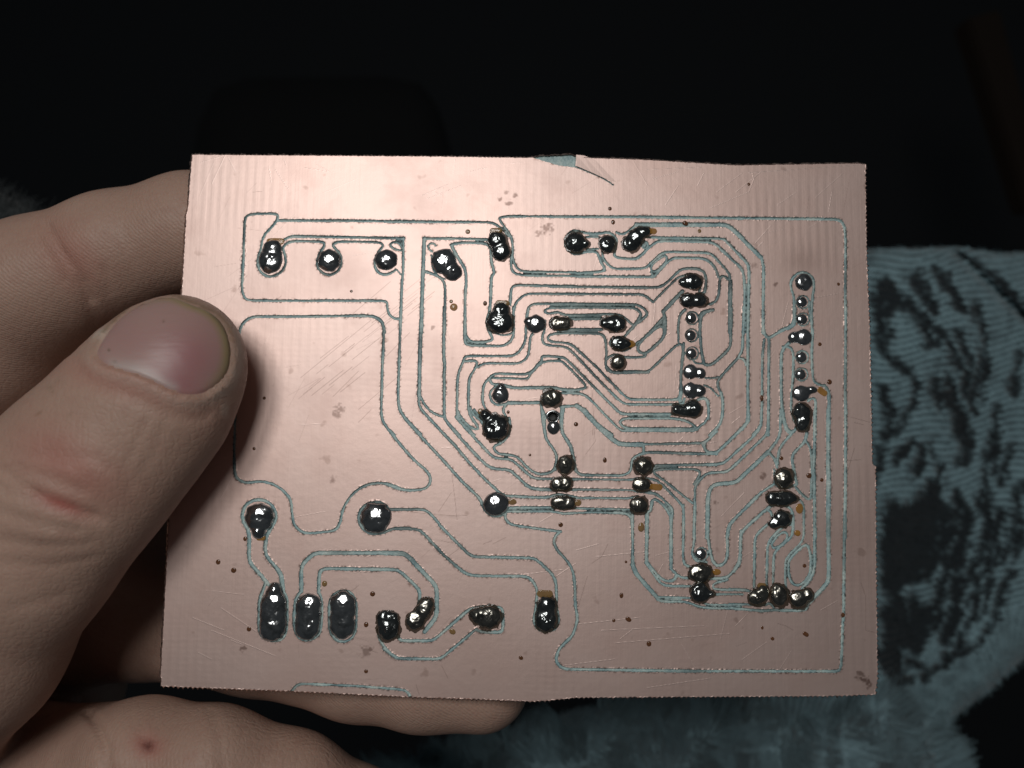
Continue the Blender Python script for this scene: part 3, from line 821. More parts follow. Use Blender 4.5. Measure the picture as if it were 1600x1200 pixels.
# drilled holes that are still open
for hx_, hy_ in hol:
    a = np.linspace(0, 2 * math.pi, 24, endpoint=False)
    c = np.c_[hx_ + 0.71 * np.cos(a), hy_ + 0.71 * np.sin(a)]
    c2 = np.c_[hx_ + 0.45 * np.cos(a), hy_ + 0.45 * np.sin(a)]
    v = np.vstack([np.c_[c, np.full(24, 0.01)], np.c_[c, np.full(24, -1.1)], np.c_[c2, np.full(24, -1.3)]]) * .001
    fs = [(k + r * 24, (k + 1) % 24 + r * 24, (k + 1) % 24 + (r + 1) * 24, k + (r + 1) * 24) for r in (0, 1) for k in range(24)]
    me = bpy.data.meshes.new('drilled_hole')
    me.from_pydata([tuple(p) for p in v], [], fs + [list(range(48, 72))])
    link('drilled_hole', me, M['hole'], board)

# ------------------------------------------------------------------ solder joints
# kind s = bright, b = burnt dark, c = crusted; then ellipses (x, y, rx, ry, angle) in photograph pixels
SOLDER = [
 ('s', [(423, 407, 19, 21, 0), (426, 388, 15, 14, 0)]), ('s', [(514, 407, 18.5, 18, 0)]), ('s', [(603.5, 406, 18, 17, 0)]),
 ('s', [(693, 408, 20, 21, 20), (708, 425, 15, 14, 0)]), ('b', [(777, 375, 14, 14, 0), (783, 392, 14, 15, 0)]),
 ('b', [(781, 503, 20, 17, 0), (783, 485, 13, 12, 0)]), ('s', [(837, 506, 15, 15, 0), (825, 502, 6, 5, 0)]),
 ('c', [(869, 505, 9, 10, 0), (882, 505, 10, 9, 0)]), ('b', [(962, 506, 15, 13, 0), (948, 505, 11, 8, 0)]),
 ('b', [(968, 536, 13, 11, 0), (979, 537, 7, 6, 0)]), ('c', [(965.5, 566, 11, 11, 0)]),
 ('b', [(899, 379, 16, 16, 0), (914, 381, 7, 6, 0)]), ('b', [(949, 381, 13, 14, 0)]),
 ('b', [(985, 381, 13, 12, 0), (994, 370, 14, 12, -45), (1006, 362, 11, 8, -10)]),
 ('b', [(1082, 440, 15, 12, 0), (1068, 441, 8, 6, 0)]), ('b', [(1076, 469, 13, 11, 0), (1093, 469, 12, 10, 0)]),
 ('s', [(1079, 581, 12, 12, 0), (1094, 583, 9, 9, 20)]), ('s', [(1079, 610, 12, 13, 0), (1094, 611, 9, 10, 0)]),
 ('b', [(1082, 639, 14, 13, 0), (1063, 641, 14, 8, 10)]), ('s', [(1256, 441, 14, 14, 0)]),
 ('s', [(1256, 527, 13, 13, 0), (1240, 527, 9, 9, 0)]), ('s', [(1252, 615, 14, 13, 0), (1268, 609, 9, 6, 0)]),
 ('b', [(1252, 643, 14, 13, 0), (1254, 659, 11, 14, 15)]), ('c', [(1225, 747, 13.5, 15, 0)]),
 ('b', [(1216, 779, 19, 10, 5), (1233, 777, 12, 8, 15)]), ('b', [(1222, 810, 13, 12, 30), (1211, 818, 9, 7, -20)]),
 ('s', [(782, 617, 13, 13, 0), (783, 604, 5, 5, 0)]), ('c', [(861, 622, 16, 13, 0)]), ('s', [(865, 668, 10, 11, 0)]),
 ('b', [(774, 668, 20, 20, 0), (758, 648, 8, 8, 45)]), ('c', [(883, 726, 12, 14, 0)]), ('c', [(1005, 728, 14, 14, 0)]),
 ('c', [(877, 756, 16, 10, 0)]), ('c', [(1002, 757, 14, 10, 0)]), ('c', [(873, 785, 12, 9, 0), (884, 786, 14, 9, 0)]),
 ('c', [(998, 789, 14, 13, 0)]), ('s', [(775, 787, 20, 18, 0)]), ('s', [(405, 808, 22, 22, 0), (404, 830, 11, 12, 0)]),
 ('s', [(587, 809, 24, 24, 0)]), ('s', [(426, 962, 20.5, 38, 0), (429, 922, 11, 12, 0)]), ('s', [(481, 963, 19, 35, 0)]),
 ('s', [(535, 961, 19, 36, 0)]), ('b', [(607, 982, 17, 18, 0), (606, 966, 17, 11, 0)]),
 ('c', [(648, 970, 14, 14, 0), (662, 952, 12, 18, 30)]), ('c', [(763, 964, 19, 17, 0), (745, 961, 12, 11, 0)]),
 ('b', [(853, 968, 16, 18, 0), (854, 948, 14, 16, 0)]), ('c', [(1095, 894, 17, 12, 0), (1090, 901, 14, 7, 15)]),
 ('b', [(1093, 925, 14.5, 15, 0), (1109, 928, 7, 4, 0)]), ('c', [(1182, 934, 13, 11, 0), (1192, 926, 9, 11, 0)]),
 ('c', [(1217, 931, 13.5, 15, 0), (1214, 919, 8, 6, 0)]), ('c', [(1248, 936, 14, 13, 0), (1262, 929, 8, 9, 0)]),
] + [('s', [(cx, cy, 8.3, 8.3, 0)]) for cx, cy in PINS]
AMBER = {0: (430, 377, 14, 5, 0, 'amber'), 13: (1019, 361, 8, 5, 0, 'amber'), 9: (986, 537, 7, 6, 0, 'amber'), 33: (1024, 761, 11, 5, 5, 'amber'),
         34: (903, 786, 6, 5, 0, 'tan'), 36: (800, 784, 7, 5, 0, 'tan'), 5: (785, 474, 11, 5, 0, 'tan'), 4: (775, 361, 10, 5, 0, 'tan'),
         21: (1285, 612, 9, 5, 35, 'amber'), 45: (852, 928, 12, 6, 0, 'tan'), 37: (407, 841, 7, 4, 0, 'amber'), 46: (1120, 894, 7, 5, 0, 'amber'),
         29: (751, 643, 5, 5, 0, 'tan'), 48: (1190, 915, 7, 4, 0, 'tan'), 24: (1249, 795, 6, 8, 0, 'amber')}
joint_tex = np.random.default_rng(3)

def blob_mesh(name, ells, amp, hk, seed, step=0.07):
    r = np.random.default_rng(seed)
    e = []
    for (cx, cy, rx, ry, an) in ells:
        (bx, by), = b2([(cx, cy)])
        e.append((bx, by, rx / PXMM, ry / PXMM, math.radians(-an)))
    x0 = min(a[0] - max(a[2], a[3]) for a in e) - .25; x1 = max(a[0] + max(a[2], a[3]) for a in e) + .25
    y0 = min(a[1] - max(a[2], a[3]) for a in e) - .25; y1 = max(a[1] + max(a[2], a[3]) for a in e) + .25
    xs = np.arange(x0, x1, step); ys = np.arange(y0, y1, step)
    xx, yy = np.meshgrid(xs, ys)
    z = np.full(xx.shape, -1.0)
    nz1 = smooth_noise(xx.shape, 9, seed); nz2 = smooth_noise(xx.shape, 3.5, seed + 50)
    sd = np.full(xx.shape, -9.0)
    for (bx, by, rx, ry, an) in e:
        c, s = math.cos(an), math.sin(an)
        u = ((xx - bx) * c + (yy - by) * s) / rx; v = (-(xx - bx) * s + (yy - by) * c) / ry
        if max(rx, ry) > 1.5 * min(rx, ry):       # long pads are capsules
            m_ = min(rx, ry); U, V = u * rx, v * ry
            U = np.sign(U) * np.clip(np.abs(U) - (rx - m_), 0, 99); V = np.sign(V) * np.clip(np.abs(V) - (ry - m_), 0, 99)
            u, v = U / m_, V / m_
        q = np.hypot(u, v) * (1 + (0.05 + 0.04 * amp) * nz1 + 0.035 * amp * nz2)
        zz = (1 - q) * min(rx, ry)
        k = 0.45 if len(e) > 1 else 0.1
        hh = np.clip(0.5 + 0.5 * (sd - zz) / k, 0, 1)
        sd = zz * (1 - hh) + sd * hh + k * hh * (1 - hh)
    R_ = sd.max()
    t_ = np.clip(sd / R_, 0, 1)
    z = np.where(sd > 0, hk * R_ * np.sqrt(1 - (1 - t_) ** 2) ** 1.1, sd * 1.2)
    z = np.where(z > 0.03, z * (1 + amp * (0.22 * nz1 + 0.055 * nz2)), z)
    if hk > 0.4 and seed % 3 == 1 and amp > 0.6:                # a lead end pushing up under the solder
        pq = np.hypot(xx - e[0][0] - r.uniform(-.12, .12), yy - e[0][1] - r.uniform(-.12, .12)) / 0.34
        z = np.where(z > 0.1, z + 0.16 * np.clip(1.25 - pq ** 3, 0, 1) * r.uniform(0.3, 1.0), z)
    keep = z > -0.12
    ny, nx = z.shape
    ids_ = np.arange(nx * ny).reshape(ny, nx)
    fm = keep[:-1, :-1] & keep[1:, :-1] & keep[:-1, 1:] & keep[1:, 1:]
    j, i = np.nonzero(fm)
    q = np.stack([ids_[j, i], ids_[j, i + 1], ids_[j + 1, i + 1], ids_[j + 1, i]], -1)
    used, inv = np.unique(q, return_inverse=True)
    co = np.stack([xx, yy, z], -1).reshape(-1, 3)[used] * .001
    return mesh_np(name, co, inv.reshape(-1, 4), True)

for k, (kind, ells) in enumerate(SOLDER):
    amp, hk, mt = {'s': (0.45, 0.44, 'solder'), 'b': (1.1, 0.44, 'burnt'), 'c': (1.05, 0.44, 'crust')}[kind]
    if kind != 's':                               # dark flux baked round the joint
        sk = [(a_[0] + 0.8, a_[1] + 0.6, a_[2] * 1.10 + 1.2, a_[3] * 1.10 + 1.2, a_[4]) for a_ in ells]
        skirt = blob_mesh('flux_skirt', sk, 1.6, 0.07, 700 + k)
    o = link('solder_joint', blob_mesh('solder_joint', ells, amp, hk, 100 + k), M[mt], board)
    if kind != 's':
        link('flux_skirt', skirt, M['skirt'], o)
    if k in AMBER:
        cx, cy, rx, ry, an, mt2 = AMBER[k]
        link('flux_residue', blob_mesh('flux_residue', [(cx, cy, rx, ry, an)], 1.0, 0.16, 300 + k), M[mt2], o)
# solder collars round the open holes: crescent rims
for k, (hx_, hy_) in enumerate(hol):
    a = np.linspace(0, 2 * math.pi, 28, endpoint=False)
    v = []
    for ri, (r, z) in enumerate(((0.98, -0.02), (0.93, 0.10), (0.80, 0.16), (0.66, 0.04), (0.60, -0.35))):
        wob = 1 + 0.04 * np.sin(3 * a + k) + 0.03 * np.sin(5 * a + 2 * k)
        v.append(np.c_[hx_ + r * wob * np.cos(a), hy_ + r * wob * np.sin(a), np.full(28, z) * (1 + 0.4 * np.cos(a - 0.4))])
    v = np.vstack(v) * .001
    i = np.arange(28); i2 = (i + 1) % 28
    q = np.vstack([np.c_[i + r * 28, i2 + r * 28, i2 + (r + 1) * 28, i + (r + 1) * 28] for r in range(4)])
    link('solder_collar', mesh_np('solder_collar', v, q, True), M['solder'], board)
# dried flux drops on the foil
DROPS = [(731, 362, 4, 4, 'tan'), (709, 480, 6, 6, 'amber'), (705, 471, 3, 3, 'tan'), (758, 474, 3.2, 4, 'brown'), (953, 326, 3.2, 3.2, 'brown'),
         (958, 347, 3, 4, 'brown'), (1093, 361, 3, 3.4, 'tan'), (549, 455, 2.2, 2.2, 'brown'), (413, 622, 2.5, 2.5, 'brown'), (397, 701, 2.5, 2.5, 'brown'),
         (341, 878, 3.5, 4, 'brown'), (365, 891, 4, 4, 'brown'), (383, 842, 3, 3.5, 'brown'), (389, 983, 3.5, 3.5, 'brown'), (582, 928, 4, 4, 'brown'),
         (572, 976, 3.6, 4, 'brown'), (572, 1049, 3, 3, 'brown'), (507, 912, 4, 4.5, 'tan'), (900, 663, 3.5, 3.5, 'brown'), (945, 719, 3, 4, 'brown'),
         (828, 711, 2, 2, 'brown'), (876, 820, 3.5, 3.5, 'brown'), (794, 644, 2.5, 2.8, 'brown'), (1281, 538, 3, 3, 'brown'), (1296, 597, 4, 4, 'brown'),
         (1221, 716, 3, 3, 'brown'), (1264, 743, 4, 4, 'brown'), (1284, 750, 3, 3, 'brown'), (1246, 833, 5, 4.5, 'amber'), (1257, 884, 3, 3, 'brown'),
         (971, 930.5, 3, 4, 'brown'), (982, 968, 5, 3.5, 'brown'), (959, 969.5, 2.6, 2.6, 'brown'), (1014, 1006, 3.6, 4, 'brown'), (814, 1028, 3.6, 3, 'brown'),
         (978, 878, 2.2, 2, 'brown'), (1310, 444, 2.6, 2.6, 'brown'), (1207, 998, 3, 2.6, 'brown'), (1259, 991, 5, 3.2, 'brown'), (1170, 288, 2.4, 2.6, 'brown'),
         (1071, 348, 4, 3, 'brown'), (1317, 961, 3, 3, 'brown'), (1190, 622, 3, 4, 'brown'), (707, 987, 5, 4, 'tan'), (1002, 824, 5, 7, 'tan'), (1191, 981, 2, 2.6, 'brown')]
for k, (cx, cy, rx, ry, mt) in enumerate(DROPS):
    link('flux_drop', blob_mesh('flux_drop', [(cx, cy, rx, ry, 30 if rx > ry else 0)], 0.6, 0.30, 500 + k, 0.06), M[mt], board)
# lifted flap of foil beside the chip in the top edge
fl = b2([(900, 242), (912, 243), (930, 250), (948, 262), (962, 284), (945, 279), (925, 270), (901, 260)])
lift = [0.05, 0.03, 0.015, 0.012, 0.012, 0.05, 0.09, 0.14]
me = bpy.data.meshes.new('foil_flap')
me.from_pydata([(p[0] * .001, p[1] * .001, z * .001) for p, z in zip(fl, lift)], [], [(0, 1, 6, 7), (1, 2, 5, 6), (2, 3, 4, 5)])
attr(me, 'scratch', np.zeros(8)); attr(me, 'stain', np.zeros(8))
link('foil_flap', me, M['copper'], board)

# ------------------------------------------------------------------ the hand
def c3(p):
    """photograph pixel + depth in mm -> camera frame millimetres"""
    x, y, d = p[:3]
    return np.array([(x - 800) * d / F, -(y - 600) * d / F, -d])

HS = 0.60
lo = np.array([-222.0, -140.0, -197.0]); hi = np.array([10.0, 48.0, -84.0])
NG = ((hi - lo) / HS).astype(int)
axs = [lo[k] + HS * np.arange(NG[k], dtype=np.float32) for k in range(3)]

def smin(a, b, k):
    h = np.clip(0.5 + 0.5 * (b - a) / k, 0, 1)
    return b * (1 - h) + a * h - k * h * (1 - h)

def cone(field, a, b, ra, rb, k, flat=None):
    """blend a tapered capsule into the field; flat = (axis, factor) thins it along that axis"""
    pad = max(ra, rb) + k + 3.0
    mn, mx = np.minimum(a, b) - pad, np.maximum(a, b) + pad
    s = [slice(max(int((mn[i] - lo[i]) / HS), 0), max(min(int((mx[i] - lo[i]) / HS) + 2, NG[i]), 0)) for i in range(3)]
    if any(q.start >= q.stop for q in s):
        return
    P = [axs[0][s[0]][:, None, None], axs[1][s[1]][None, :, None], axs[2][s[2]][None, None, :]]
    d = b - a
    v = [P[i] - a[i] for i in range(3)]
    t = np.clip((v[0] * d[0] + v[1] * d[1] + v[2] * d[2]) / (d @ d + 1e-9), 0, 1)
    w_ = [v[i] - t * d[i] for i in range(3)]
    r = ra + (rb - ra) * t
    if flat is None:
        q = np.sqrt(w_[0] ** 2 + w_[1] ** 2 + w_[2] ** 2) - r
    else:
        n, f = flat
        dn = w_[0] * n[0] + w_[1] * n[1] + w_[2] * n[2]
        q2 = w_[0] ** 2 + w_[1] ** 2 + w_[2] ** 2 + dn * dn * (f * f - 1)
        q = (np.sqrt(np.maximum(q2, 1e-6)) - r) * (1 - 0.5 * (1 - 1 / f) * np.abs(dn) / (np.sqrt(np.maximum(q2, 1e-6)) + 1))
    w = field[s[0], s[1], s[2]]
    field[s[0], s[1], s[2]] = smin(w, q.astype(np.float32), k)

def chain(pts, k=2.0, flat=None):
    f = np.full(NG, 30.0, np.float32)
    for p, q in zip(pts[:-1], pts[1:]):
        cone(f, c3(p), c3(q), p[3], q[3], k, flat)
    return f

nrm_v = np.array([-0.16, 0.10, 0.98]); nrm_v /= np.linalg.norm(nrm_v)
thumb = chain([(274, 572, 100.4, 9.35), (236, 622, 99.6, 10.3), (176, 690, 99.3, 10.9), (112, 757, 98.8, 11.7),
               (35, 848, 100, 12.6), (-70, 985, 104, 15.0), (-190, 1110, 113, 18.5), (-330, 1230, 130, 22)], 3.0, (nrm_v, 1.28))
index = chain([(640, 372, 119.6, 6.8), (545, 366, 119.8, 7.8), (420, 360, 120.2, 8.2), (300, 362, 120.3, 8.7), (180, 398, 120.4, 9.3),
               (62, 446, 121.0, 10.3), (-10, 548, 125, 10.4), (-120, 720, 136, 12.0), (-230, 850, 146, 15)], 2.5)
middle = chain([(680, 640, 118.3, 6.8), (590, 645, 118.4, 8.0), (440, 660, 119.5, 8.4), (200, 700, 128, 9.4), (-60, 770, 142, 11), (-240, 880, 150, 15)], 2.5)
ring_f = chain([(752, 1066, 113.6, 7.1), (660, 1052, 114.2, 7.8), (560, 1034, 115.5, 8.0), (400, 993, 121, 8.5), (230, 968, 131, 9.4),
                (40, 990, 138, 11), (-220, 980, 150, 16)], 2.5)
pinky = chain([(650, 1335, 119, 6.3), (560, 1286, 115, 7.2), (455, 1234, 111.5, 7.6), (330, 1203, 109.5, 8.3), (225, 1196, 111, 8.9),
               (60, 1215, 121, 10.5), (-150, 1190, 142, 16)], 2.5)
palm = chain([(-150, 760, 150, 15), (-240, 900, 152, 18), (-250, 1050, 152, 19), (-380, 1150, 155, 22)], 6.0)
cone(palm, c3((215, 850, 139)), c3((40, 900, 141)), 11, 14, 5.0)
cone(palm, c3((40, 900, 141)), c3((-200, 980, 148)), 14, 17, 5.0)
cone(palm, c3((-330, 1150, 152)), c3((-520, 1290, 164)), 22, 23, 8.0)
cone(palm, c3((-520, 1290, 164)), c3((-900, 1560, 185)), 23, 26, 8.0)
cone(palm, c3((95, 1075, 141)), c3((-120, 1100, 146)), 11, 15, 3.0)
cone(palm, c3((-120, 1200, 146)), c3((-360, 1220, 152)), 15, 22, 6.0)
cone(palm, c3((-100, 1050, 148)), c3((-330, 1180, 150)), 17, 20, 6.0)
hand_f = index
for fld, k in ((middle, 1.2), (ring_f, 0.6), (pinky, 0.25)):
    hand_f = smin(hand_f, fld, k)
hand_f = smin(hand_f, palm, 5.0)
hand_f = smin(hand_f, thumb, 2.0)

hand_f[0] = hand_f[:, 0] = 1.0
hand_f[:, :, 0] = 1.0                          # the forearm ends at the edge of the lattice

def surface_nets(f, origin, h):
    inside = f < 0
    c = np.zeros(tuple(n - 1 for n in f.shape), np.int8)
    for dx in (0, 1):
        for dy in (0, 1):
            for dz in (0, 1):
                c += inside[dx:f.shape[0] - 1 + dx, dy:f.shape[1] - 1 + dy, dz:f.shape[2] - 1 + dz]
    act = (c > 0) & (c < 8)
    ijk = np.argwhere(act)
    idx = np.full(act.shape, -1, np.int64)
    idx[act] = np.arange(len(ijk))
    s = np.zeros((len(ijk), 3)); n = np.zeros(len(ijk))
    cor = [(a, b, d) for a in (0, 1) for b in (0, 1) for d in (0, 1)]
    val = {q: f[ijk[:, 0] + q[0], ijk[:, 1] + q[1], ijk[:, 2] + q[2]] for q in cor}
    for p in cor:
        for ax in range(3):
            if p[ax] == 0:
                q = list(p); q[ax] = 1; q = tuple(q)
                a, b = val[p], val[q]
                m = (a < 0) != (b < 0)
                t = np.where(m, a / np.where(m, a - b, 1), 0)
                pt = np.array(p, float)[None, :].repeat(len(ijk), 0)
                pt[:, ax] = t
                s[m] += pt[m]; n[m] += 1
    co = origin + (ijk + s / n[:, None]) * h
    quads = []
    for ax in range(3):
        o1, o2 = [(1, 2), (2, 0), (0, 1)][ax]
        sl0 = [slice(1, -1)] * 3; sl1 = [slice(1, -1)] * 3
        sl0[ax] = slice(0, -1); sl1[ax] = slice(1, None)
        a, b = inside[tuple(sl0)], inside[tuple(sl1)]
        for flip, m in ((False, a & ~b), (True, ~a & b)):
            e = np.argwhere(m)
            off = np.ones(3, int); off[ax] = 0
            e = e + off
            def at(d1, d2):
                q = e.copy(); q[:, o1] -= d1; q[:, o2] -= d2
                return idx[q[:, 0], q[:, 1], q[:, 2]]
            q = np.stack([at(1, 1), at(0, 1), at(0, 0), at(1, 0)], -1)
            quads.append(q[:, ::-1] if flip else q)
    q = np.vstack(quads)
    return co, q[(q >= 0).all(1)]

hco, hq = surface_nets(hand_f, lo, HS)
# relax the lattice marks
e = np.vstack([hq[:, [0, 1]], hq[:, [1, 2]], hq[:, [2, 3]], hq[:, [3, 0]]])
deg = np.bincount(e.ravel(), minlength=len(hco))[:, None] + 1e-9
for _ in range(5):
    acc = np.zeros_like(hco)
    for k in range(3):
        acc[:, k] = np.bincount(e[:, 0], hco[e[:, 1], k], len(hco)) + np.bincount(e[:, 1], hco[e[:, 0], k], len(hco))
    hco = hco * 0.45 + 0.55 * acc / deg

def normals(co, q):
    n = np.cross(co[q[:, 2]] - co[q[:, 0]], co[q[:, 3]] - co[q[:, 1]])
    out = np.zeros_like(co)
    for k in range(4):
        for c_ in range(3):
            out[:, c_] += np.bincount(q[:, k], n[:, c_], len(co))
    return out / (np.linalg.norm(out, axis=1)[:, None] + 1e-9)

hn = normals(hco, hq)
if ((hco - hco.mean(0)) * hn).sum() < 0:
    hq = hq[:, ::-1]; hn = -hn
PXY = np.c_[800 + F * hco[:, 0] / -hco[:, 2], 600 - F * hco[:, 1] / -hco[:, 2]]
depth = -hco[:, 2]
front = hn[:, 2] > 0.05
on_thumb = front & (depth < 107) & (PXY[:, 0] < 420)
on_index = front & (depth > 107.5) & (PXY[:, 1] < 640)
on_pinky = front & (depth > 100) & (PXY[:, 1] > 1060)

def pdist(P, pts):
    best = np.full(len(P), 1e9)
    pts = np.asarray(pts, float)
    for a, b in zip(pts[:-1], pts[1:]):
        d = b - a
        t = np.clip(((P - a) @ d) / (d @ d + 1e-9), 0, 1)
        best = np.minimum(best, np.hypot(*(P - a - t[:, None] * d).T))
    return best

def in_poly(P, poly):
    inside = np.zeros(len(P), bool)
    poly = np.asarray(poly, float)
    for (x0, y0), (x1, y1) in zip(poly, np.roll(poly, -1, 0)):
        if y0 != y1:
            inside ^= ((y0 > P[:, 1]) != (y1 > P[:, 1])) & (P[:, 0] < (x1 - x0) * (P[:, 1] - y0) / (y1 - y0) + x0)
    return inside

NT = np.array([(45, 610), (70, 540), (130, 440), (230, 320), (340, 225), (450, 158), (560, 122), (660, 115), (760, 140), (860, 185), (960, 222), (1040, 262),
               (1110, 320), (1165, 400), (1200, 500), (1215, 610), (1205, 720), (1165, 820), (1090, 895), (1000, 950), (900, 985), (800, 972), (700, 938),
               (600, 892), (500, 842), (400, 800), (300, 772), (200, 745), (110, 700), (60, 655)], float)
NAIL = np.c_[140 + NT[:, 0] / 5.454, 440 + NT[:, 1] / 5.454]
disp = np.zeros(len(hco))
red = np.zeros(len(hco)); mole = np.zeros(len(hco)); dry = np.zeros(len(hco)); grime = np.zeros(len(hco)); ridge = np.zeros(len(hco))
def g(P, c, sx, sy=None, an=0):
    sy = sy or sx
    a = math.radians(an)
    u = (P[:, 0] - c[0]) * math.cos(a) + (P[:, 1] - c[1]) * math.sin(a)
    v = -(P[:, 0] - c[0]) * math.sin(a) + (P[:, 1] - c[1]) * math.cos(a)
    return np.exp(-(u / sx) ** 2 - (v / sy) ** 2)
T = on_thumb
dn = pdist(PXY[T], np.vstack([NAIL, NAIL[:1]]))
ins = in_poly(PXY[T], NAIL)
prox = np.clip((PXY[T][:, 1] - 535 - (PXY[T][:, 0] - 150) * 0.12) / 40, 0, 1)      # fold rises at the root and the right side
side = np.clip((PXY[T][:, 0] - 330) / 30, 0, 1)
disp[T] += np.where(ins, -0.25 * np.clip(dn / 9, 0, 1), 0) + np.where(~ins, (0.50 * np.maximum(prox, 0.6 * side) + 0.05) * np.exp(-(dn / 14) ** 2), 0)
disp[T] -= 0.22 * np.exp(-((dn - 34) / 9) ** 2) * ~ins * prox * (PXY[T][:, 0] < 330)
# knuckle creases of the thumb, finger creases of the others
def crease(mask, pts, depth_mm, width):
    d = pdist(PXY[mask], pts)
    disp[mask] -= depth_mm * np.exp(-(d / width) ** 2)
for pts, dd, ww in ((((2, 735), (40, 762), (85, 785), (150, 806)), .50, 6), (((0, 760), (50, 782), (110, 803), (160, 815)), .32, 6),
                    (((0, 800), (60, 818), (120, 830)), .30, 7), (((20, 728), (80, 748), (130, 768)), .28, 7),
                    (((0, 845), (70, 852), (140, 850)), .22, 8), (((70, 705), (140, 715), (190, 735), (205, 760)), .18, 8),
                    (((5, 700), (60, 715), (120, 725)), .16, 8), (((0, 880), (80, 885), (150, 870)), .16, 8), (((20, 950), (100, 930)), .14, 9),
                    (((235, 650), (215, 690), (200, 720)), .10, 6), (((262, 655), (240, 705), (222, 735)), .10, 6), (((170, 640), (150, 670)), .08, 6)):
    crease(T, pts, dd, ww)
for pts, dd, ww in ((((72, 352), (95, 390), (118, 425), (142, 470)), .42, 6), (((60, 372), (82, 405), (100, 440)), .22, 6), (((130, 440), (140, 480), (148, 500)), .2, 9),
                    (((165, 420), (170, 455)), .16, 7), (((180, 330), (200, 380)), .08, 8)):
    crease(on_index, pts, dd, ww)
for pts, dd, ww in ((((128, 1100), (150, 1130), (165, 1170), (166, 1210)), .7, 7), (((225, 1150), (233, 1172)), .3, 5), (((330, 1110), (345, 1160), (350, 1200)), .12, 9)):
    crease(on_pinky, pts, dd, ww)
disp[T] += 0.35 * g(PXY[T], (150, 735), 55, 30, 30) + 0.3 * g(PXY[T], (60, 830), 60, 24, 20)
red[T] += 0.75 * g(PXY[T], (92, 788), 42, 12, 22) + 0.35 * g(PXY[T], (130, 745), 70, 40, 25) + 0.35 * g(PXY[T], (200, 600), 110, 22, 18) + 0.25 * g(PXY[T], (75, 700), 60, 40)
red[on_index] += 0.30 * g(PXY[on_index], (110, 400), 60, 40, 50)
red[on_pinky] += 0.55 * g(PXY[on_pinky], (230, 1165), 26, 20, 20)
mole[on_pinky] = 0.85 * g(PXY[on_pinky], (231, 1165), 9, 8)
for c_, r_ in (((78, 605), 4), ((90, 596), 3), ((247, 1), 3), ((110, 650), 3), ((82, 612), 3), ((60, 645), 3)):
    grime[T] = np.maximum(grime[T], 0.4 * g(PXY[T], c_, r_))
grime[T] = np.maximum(grime[T], np.where(~ins, 0.55 * np.exp(-(dn / 5) ** 2) * np.clip((560 - PXY[T][:, 1]) / 40, 0.25, 1), 0))
dry[T] = np.where(~ins, 0.55 * np.exp(-((dn - 12) / 7) ** 2) * np.clip(side + 0.5 * prox, 0, 1), 0)
dry[T] = np.maximum(dry[T], 0.5 * g(PXY[T], (352, 640), 6, 12) + 0.7 * g(PXY[T], (158, 522), 14, 7, -40))
ridge[:] = np.where(on_index | on_pinky, 1.0, 0.0)
disp[T] += 0.30 * g(PXY[T], (155, 524), 14, 6, -40)
hco2 = hco + hn * disp[:, None]
hand_me = mesh_np('hand', hco2 * .001, hq, True)
for nm, v in (('red', red), ('mole', mole), ('dry', dry), ('grime', grime), ('ridge', ridge)):
    attr(hand_me, nm, np.clip(v, 0, 1))
hand = link('hand', hand_me, M['skin'])
hand.matrix_world = CAM
tag(hand, 'bare left hand pinching the copper board, thumb in front and fingers behind', 'hand')

